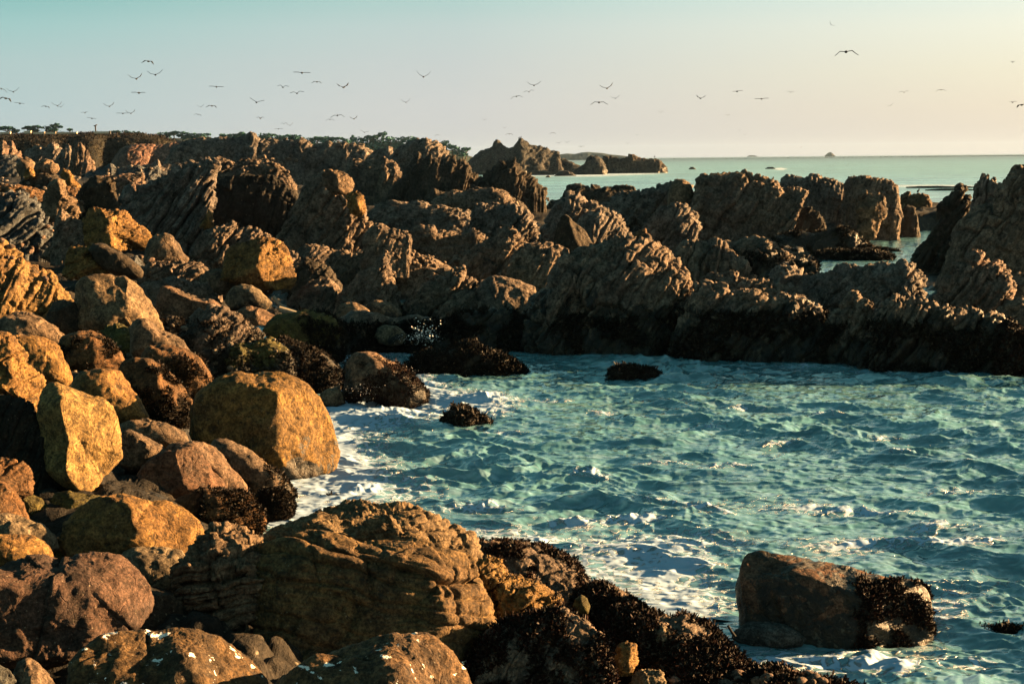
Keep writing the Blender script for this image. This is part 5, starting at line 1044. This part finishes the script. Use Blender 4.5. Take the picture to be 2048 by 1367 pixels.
def wing(side, sh, span, yaw, roll, fold):
    (x1, z1), (x2, z2) = SH[sh]; z2 *= fold; z1 *= fold
    st = [(0.03, 0, .085), (x1 * .5, z1 * .62, .10), (x1, z1, .105), ((x1 + x2) / 2, z1 + (z2 - z1) * .56, .075), (x2 * .96, z1 + (z2 - z1) * .96, .035), (x2, z2, .012)]
    V = []; Q = []
    for i, (x, z, c) in enumerate(st):
        sw = -.10 * max(0, (i - 2)) * .35
        c = c * 1.85
        for (dy, dz) in ((c * .55, .004), (c * .1, .016), (-c * .6, .002), (c * .1, -.008)):
            V.append([side * x * span, (dy + sw) * span, (z + dz * 1.3) * span])
    for i in range(len(st) - 1):
        for j in range(4): Q.append([i * 4 + j, i * 4 + (j + 1) % 4, (i + 1) * 4 + (j + 1) % 4, (i + 1) * 4 + j])
    Q.append([0, 1, 2, 3]); n = len(V); Q.append([n - 4, n - 3, n - 2, n - 1])
    V = np.array(V); return rot(V, yaw, roll), Q
def rot(V, yaw, roll):
    V = np.asarray(V, float); c, s = math.cos(roll), math.sin(roll)
    V = np.stack([V[:, 0] * c + V[:, 2] * s, V[:, 1], -V[:, 0] * s + V[:, 2] * c], 1)
    c, s = math.cos(yaw), math.sin(yaw); return np.stack([V[:, 0] * c - V[:, 1] * s, V[:, 0] * s + V[:, 1] * c, V[:, 2]], 1)
BIRDS = """297,123,28,A,-8 273,158,29,V,10 311,150,30,V,8 278,186,30,F,-2 3,178,24,A,-20 27,184,24,V,6 12,197,30,A,-12 40,207,22,F,-8 92,213,19,A,-10 115,212,20,V,5 122,214,16,V,12 170,226,15,M,5 184,237,20,F,-8 219,213,22,V,4 246,227,24,F,0 262,227,20,V,6
433,174,28,F,-3 424,212,24,A,-4 402,214,14,V,10 396,229,16,A,-10 604,146,33,F,-2 634,164,22,A,-4 566,175,23,M,0 594,187,27,M,4 687,175,27,V,2 513,205,29,W,-10 521,237,17,M,0 557,258,17,F,2 568,248,13,M,0 580,251,14,V,8 675,231,28,A,4 660,239,17,A,0
847,154,28,V,-3 812,205,19,V,6 708,238,17,V,4 729,265,17,W,-8 875,270,12,A,4 1068,171,27,V,2 1058,184,20,M,6 1033,193,24,A,8 969,240,11,V,0 1009,256,8,V,0 1019,268,16,A,-2 1214,177,28,V,6 1198,205,34,A,0 1231,197,18,V,10 1106,266,13,A,-2 1118,286,11,W,10 1134,285,11,V,0 1162,293,13,F,0 1255,287,8,V,0 1322,225,10,V,4 1191,281,5,F,5 1274,270,6,M,0
1401,197,20,V,-2 1474,183,23,F,6 1523,198,27,F,2 1581,185,14,M,-6 1692,104,46,A,3 1662,50,14,V,-40 1808,185,18,M,4 1882,180,20,A,0 2025,125,11,M,0 2025,205,16,M,0 2043,210,28,A,8 1782,211,12,W,30 1456,231,11,M,-6 1479,261,6,M,0 1490,270,6,V,10 1602,295,4,V,0 1474,290,4,A,0""".split()
POSE = {'V': 'V raised wings', 'M': 'M bent wings', 'A': 'drooping wings', 'F': 'flat wings', 'W': 'slightly raised wings'}
AREA = [(0, 150, 'at the sky\'s left end'), (150, 350, 'above the signpost bluff'), (350, 620, 'above the jagged ridge'), (620, 900, 'above the dense far trees'), (900, 1160, 'above the tall craggy islet'), (1160, 1350, 'above the long low islet'), (1350, 1640, 'over the open sea'), (1640, 2100, 'in the bright sky on the right')]
ORD = ['leftmost', 'second from left', 'third from left', 'fourth from left', 'fifth from left', 'sixth from left', 'seventh from left', 'eighth from left', 'ninth from left', 'tenth from left', 'eleventh from left', 'twelfth from left']
bl = []
for s in BIRDS:
    x, y, w, sh, r = s.split(','); bl.append((float(x), float(y), float(w), sh, float(r)))
bl.sort()
cnt = {}
for i, (x, y, w, sh, r) in enumerate(bl):
    ar = [a for a in AREA if a[0] <= x < a[1]][0][2]; o_ = cnt.get(ar, 0); cnt[ar] = o_ + 1
    rr = random.Random(i)
    span = 1.25; D = span * F / w
    D = min(D, 600)
    if D == 600: span = w * D / F
    c = at_depth(x, y, D); yaw = math.radians(rr.uniform(-25, 25)); roll = math.radians(-r); fold = rr.uniform(.8, 1.1)
    size = 'large' if w > 32 else 'dark' if w > 22 else 'small' if w > 10 else 'tiny distant'
    lb = f"{size} bird with {POSE[sh]}, {ORD[o_]} {ar}"
    ax = rot([[0, 1, 0]], yaw, roll)[0]
    V, Q = spindle(np.zeros(3), ax, .48 * span / 1.25, .075 * span / 1.25, prof=[.12, .55, .9, 1.0, .85, .45, .25])
    wl, ql = wing(-1, sh, span, yaw, roll, fold * rr.uniform(.85, 1.15)); wr, qr = wing(1, sh, span, yaw, roll, fold * rr.uniform(.85, 1.15))
    if w > 18:
        root = mk('gull', np.array(V) + c, Q, GULL, loc=c); mk('wing', wl + c, ql, GULLW, parent=root, loc=c); mk('wing', wr + c, qr, GULLW, parent=root, loc=c)
    else:
        n1, n2 = len(V), len(V) + len(wl)
        root = mk('gull', np.concatenate([V, wl, wr]) + c, Q + [[a + n1 for a in f] for f in ql] + [[a + n2 for a in f] for f in qr], GULL, loc=c)
    tag(root, lb, 'bird', 'gulls flying over the shore')
def standing(px, pyfoot, hpx, D, mat, label, lean=.5, face=1):
    f0 = at_depth(px, pyfoot, D); h = hpx * D / F
    ax = np.array([face * (1 - lean), 0, lean + .2]); ax /= np.linalg.norm(ax)
    V, Q = spindle(f0 + np.array([0, 0, h * .42]), ax, h * .8, h * .20, prof=[.1, .5, .95, 1.0, .8, .45, .35])
    head = f0 + np.array([0, 0, h * .42]) + ax * h * .40
    V2, Q2 = spindle(head + np.array([0, 0, h * .05]), [face, 0, .1], h * .34, h * .09, prof=[.5, 1, 1, .7, .25, .2, .05])
    Q2 = [[a + len(V) for a in f] for f in Q2]
    o = mk('bird', np.array(V + V2), Q + Q2, mat, loc=f0); tag(o, label, 'bird', 'birds resting on rocks')
    boxes('leg', [((f0[0] - h * .04, f0[1], f0[2] + h * .04), (h * .03, h * .03, h * .3))], mat, o, f0); boxes('leg', [((f0[0] + h * .05, f0[1], f0[2] + h * .04), (h * .03, h * .03, h * .3))], mat, o, f0)
    return o
standing(1836, 386, 10, 99, BLACKB, 'black bird perched on the rounded rock beside the square sea cliff', .45, 1)
standing(1038, 278, 5, 440, BLACKB, 'dark bird on the summit of the tall islet, the left one', .5, 1)
standing(1042, 277, 5, 440, BLACKB, 'dark bird on the summit of the tall islet, the right one', .7, 1)
standing(1309, 316, 5, 440, BLACKB, 'dark bird standing on the long low islet', .7, 1)
standing(729, 617, 13, 40.5, WHITEB, 'white gull resting on a smooth boulder at the head of the bay', .45, 1)

# ------------------------------------------------------------------ driftwood and kelp stalk
WOOD = simple("driftwood", (.20, .17, .13), var=.3, scale=8)
def tube_path(name, pts, r, mat, **kw):
    P = np.array(pts); V = []; Q = []; k = 7
    for i, p in enumerate(P):
        a = P[min(i + 1, len(P) - 1)] - P[max(i - 1, 0)]; a /= np.linalg.norm(a); s = np.cross(a, [0, 0, 1.0]); s /= np.linalg.norm(s) + 1e-9; t2 = np.cross(s, a)
        rr = r * (1 - .4 * i / len(P))
        for j in range(k): V.append(p + rr * (math.cos(j * 2 * math.pi / k) * s + math.sin(j * 2 * math.pi / k) * t2))
    for i in range(len(P) - 1):
        for j in range(k): Q.append([i * k + j, i * k + (j + 1) % k, (i + 1) * k + (j + 1) % k, (i + 1) * k + j])
    o = mk(name, V, Q, mat, loc=P[0]); tag(o, **kw); return o
tube_path('driftwood', [at_depth(x, y, 40) for x, y in ((546, 592), (556, 606), (572, 616), (592, 622))], .05, WOOD, label='thin grey driftwood branch lying between boulders', cat='driftwood')
tube_path('driftwood', [at_depth(x, y, 39.3) for x, y in ((558, 618), (575, 622), (596, 628))], .09, WOOD, label='thick pale driftwood log behind the green tinged boulder', cat='driftwood')
tube_path('kelp_stalk', [at_depth(x, y, 14.9) for x, y in ((1425, 1240), (1450, 1243), (1480, 1247), (1500, 1248))], .022, BLACKB, label='dark kelp stalk between the weed mat and the flat backed slab', cat='kelp')
tube_path('kelp_stalk', [at_depth(x, y, 13.6) for x, y in ((1470, 1272), (1463, 1262), (1456, 1250))], .016, BLACKB, label='short upright kelp stalk beside the grey oval stone', cat='kelp')

# ------------------------------------------------------------------ spray
FOAM = simple("foam_white", (.8, .79, .77), rough=.7, var=.05)
def drops(px, py, sx, sy, n, D, r, seed, name='spray'):
    rng = np.random.RandomState(seed); V = []; Q = []
    for i in range(n):
        c = at_depth(px + rng.normal(0, sx), py + rng.normal(0, sy), D + rng.normal(0, .4)); rr = r * rng.uniform(.4, 1.3)
        v = [c + rr * np.array(d) for d in ((1, 0, 0), (0, 1, 0), (-1, 0, 0), (0, -1, 0), (0, 0, 1), (0, 0, -1))]; n0 = len(V); V += v
        for a, b_ in ((0, 1), (1, 2), (2, 3), (3, 0)): Q.append([n0 + a, n0 + b_, n0 + 4]); Q.append([n0 + b_, n0 + a, n0 + 5])
    me = mk(name, V, Q, FOAM); tag(me, kind='stuff')
drops(848, 664, 15, 12, 90, 34.6, .016, 1)
drops(838, 676, 22, 6, 200, 35.2, .006, 7)
drops(724, 782, 18, 8, 160, 28.5, .005, 2)
drops(834, 772, 14, 16, 200, 29.5, .006, 3)
drops(1815, 905, 18, 7, 120, 24.0, .005, 5)

# ------------------------------------------------------------------ loose stones lying on the ledges
bpy.context.view_layer.update(); dg = bpy.context.evaluated_depsgraph_get()
protos = []
for k in range(6):
    rr = np.random.RandomState(50 + k); poly = [(100 * math.cos(a) * rr.uniform(.8, 1.1), 72 * math.sin(a) * rr.uniform(.8, 1.1)) for a in np.linspace(0, 2 * math.pi, 9)[:-1]]
    n = 14; u, w_ = np.meshgrid(np.linspace(0, 2 * math.pi, n + 1)[:-1], np.linspace(.12, math.pi - .12, 9)); u, w_ = u.ravel(), w_.ravel()
    V = np.stack([np.sin(w_) * np.cos(u), np.sin(w_) * np.sin(u) * .8, np.cos(w_) * .62], 1)
    c = rr.normal(0, 1, (5, 3)); c /= np.linalg.norm(c, axis=1)[:, None]
    for cc in c: V = V - cc * np.maximum(0, V @ cc - .62)[:, None]
    V = V + .04 * noise(V * 3 + k, k)[:, None] * V
    Q = [[i * n + j, i * n + (j + 1) % n, (i + 1) * n + (j + 1) % n, (i + 1) * n + j] for i in range(8) for j in range(n)]
    V = np.vstack([V, V[:n].mean(0), V[-n:].mean(0)]); T0 = len(V) - 2
    Q += [[j, T0, (j + 1) % n, (j + 1) % n] for j in range(0)]
    me = bpy.data.meshes.new('loose_stone'); fc = Q + [[T0, (j + 1) % n, j] for j in range(n)] + [[T0 + 1, 8 * n + j, 8 * n + (j + 1) % n] for j in range(n)]
    me.from_pydata([tuple(v) for v in V], [], [f[::-1] for f in fc]); me.materials.append(ROCK)
    for p_ in me.polygons: p_.use_smooth = True
    me.update(); protos.append(me)
rs = random.Random(11)
ZONES = [(760, 500, 930, 560, 70, (6, 15), 'b', 'small stone in the sunlit rubble slope beside the pointed rock', 'stones of the sunlit rubble slope'),
         (400, 314, 600, 345, 22, (7, 16), 'b', 'loose block on the crest of the great slab', 'blocks on the crest of the great slab'),
         (280, 515, 450, 580, 26, (6, 14), 'b', 'small stone on the fractured ledge under the domed boulder', 'stones on the fractured ledge'),
         (0, 335, 330, 400, 40, (5, 12), 'f', 'pale stone scattered on the far beach below the bluff', 'stones on the far beach'),
         (1340, 1345, 1700, 1366, 14, (14, 34), 'p', 'pebble on the weedy ledge along the bottom edge', 'pebbles on the bottom ledge'),
         (60, 640, 560, 860, 26, (8, 20), 'w', 'small pale stone wedged between the shore boulders', 'stones between the shore boulders'),
         (0, 450, 330, 560, 18, (8, 18), 'p', 'small stone between the rocks of the left shore', 'stones of the left shore'),
         (1400, 480, 1640, 560, 20, (6, 15), 'd', 'dark stone on the weedy shoulder by the channel', 'stones by the channel'),
         (840, 415, 1100, 520, 24, (6, 14), 'b', 'loose stone on the shelving slabs in the middle distance', 'stones on the middle slabs')]
for (x0, y0, x1, y1, n, sz, tn, lb, g) in ZONES:
    k = 0; tries = 0
    while k < n and tries < n * 8:
        tries += 1; px, py = rs.uniform(x0, x1), rs.uniform(y0, y1); d = ray(px, py); d = d / np.linalg.norm(d)
        hit, loc, nrm, fi, ob, _m = scene.ray_cast(dg, Vector(CAM), Vector(d))
        if not hit or nrm.z < .35 or not ob.name.startswith(('rock_outcrop', 'rock_ledge', 'ground', 'rock_shelf')) or 'fscale' not in ob.keys(): continue
        D = loc.y; r = rs.uniform(*sz) / 2 * D / F
        o = bpy.data.objects.new('loose_stone', rs.choice(protos)); scene.collection.objects.link(o)
        o.location = loc + Vector((0, 0, r * .30)); o.scale = (r * rs.uniform(.8, 1.3), r, r * rs.uniform(.8, 1.2)); o.rotation_euler = (rs.uniform(-.4, .4), rs.uniform(-.4, .4), rs.uniform(0, 6.28))
        a, b = TINT[tn]; j = rs.uniform(.75, 1.3); o['tint'] = [v_ * j for v_ in a]; o['tint2'] = [v_ * j for v_ in b]; o['fscale'] = float(np.clip(300.0 / D, 1, 20)); o['wet'] = -9.0; o['guano'] = 2.0
        tag(o, lb, 'stone', g); k += 1

HZ = bpy.data.materials.new("sea_haze"); HZ.use_nodes = True; ht = HZ.node_tree; ht.nodes.clear()
ho = N(ht, 'ShaderNodeOutputMaterial'); hv = N(ht, 'ShaderNodeVolumePrincipled'); L(ht, hv.outputs[0], ho.inputs['Volume'])
hv.inputs['Color'].default_value = (.42, .66, .98, 1); hv.inputs['Density'].default_value = 0.00003; hv.inputs['Anisotropy'].default_value = 0.2
hz = boxes('haze', [((0, 2960, 23), (16000, 6000, 54))], HZ); tag(hz, kind='stuff')
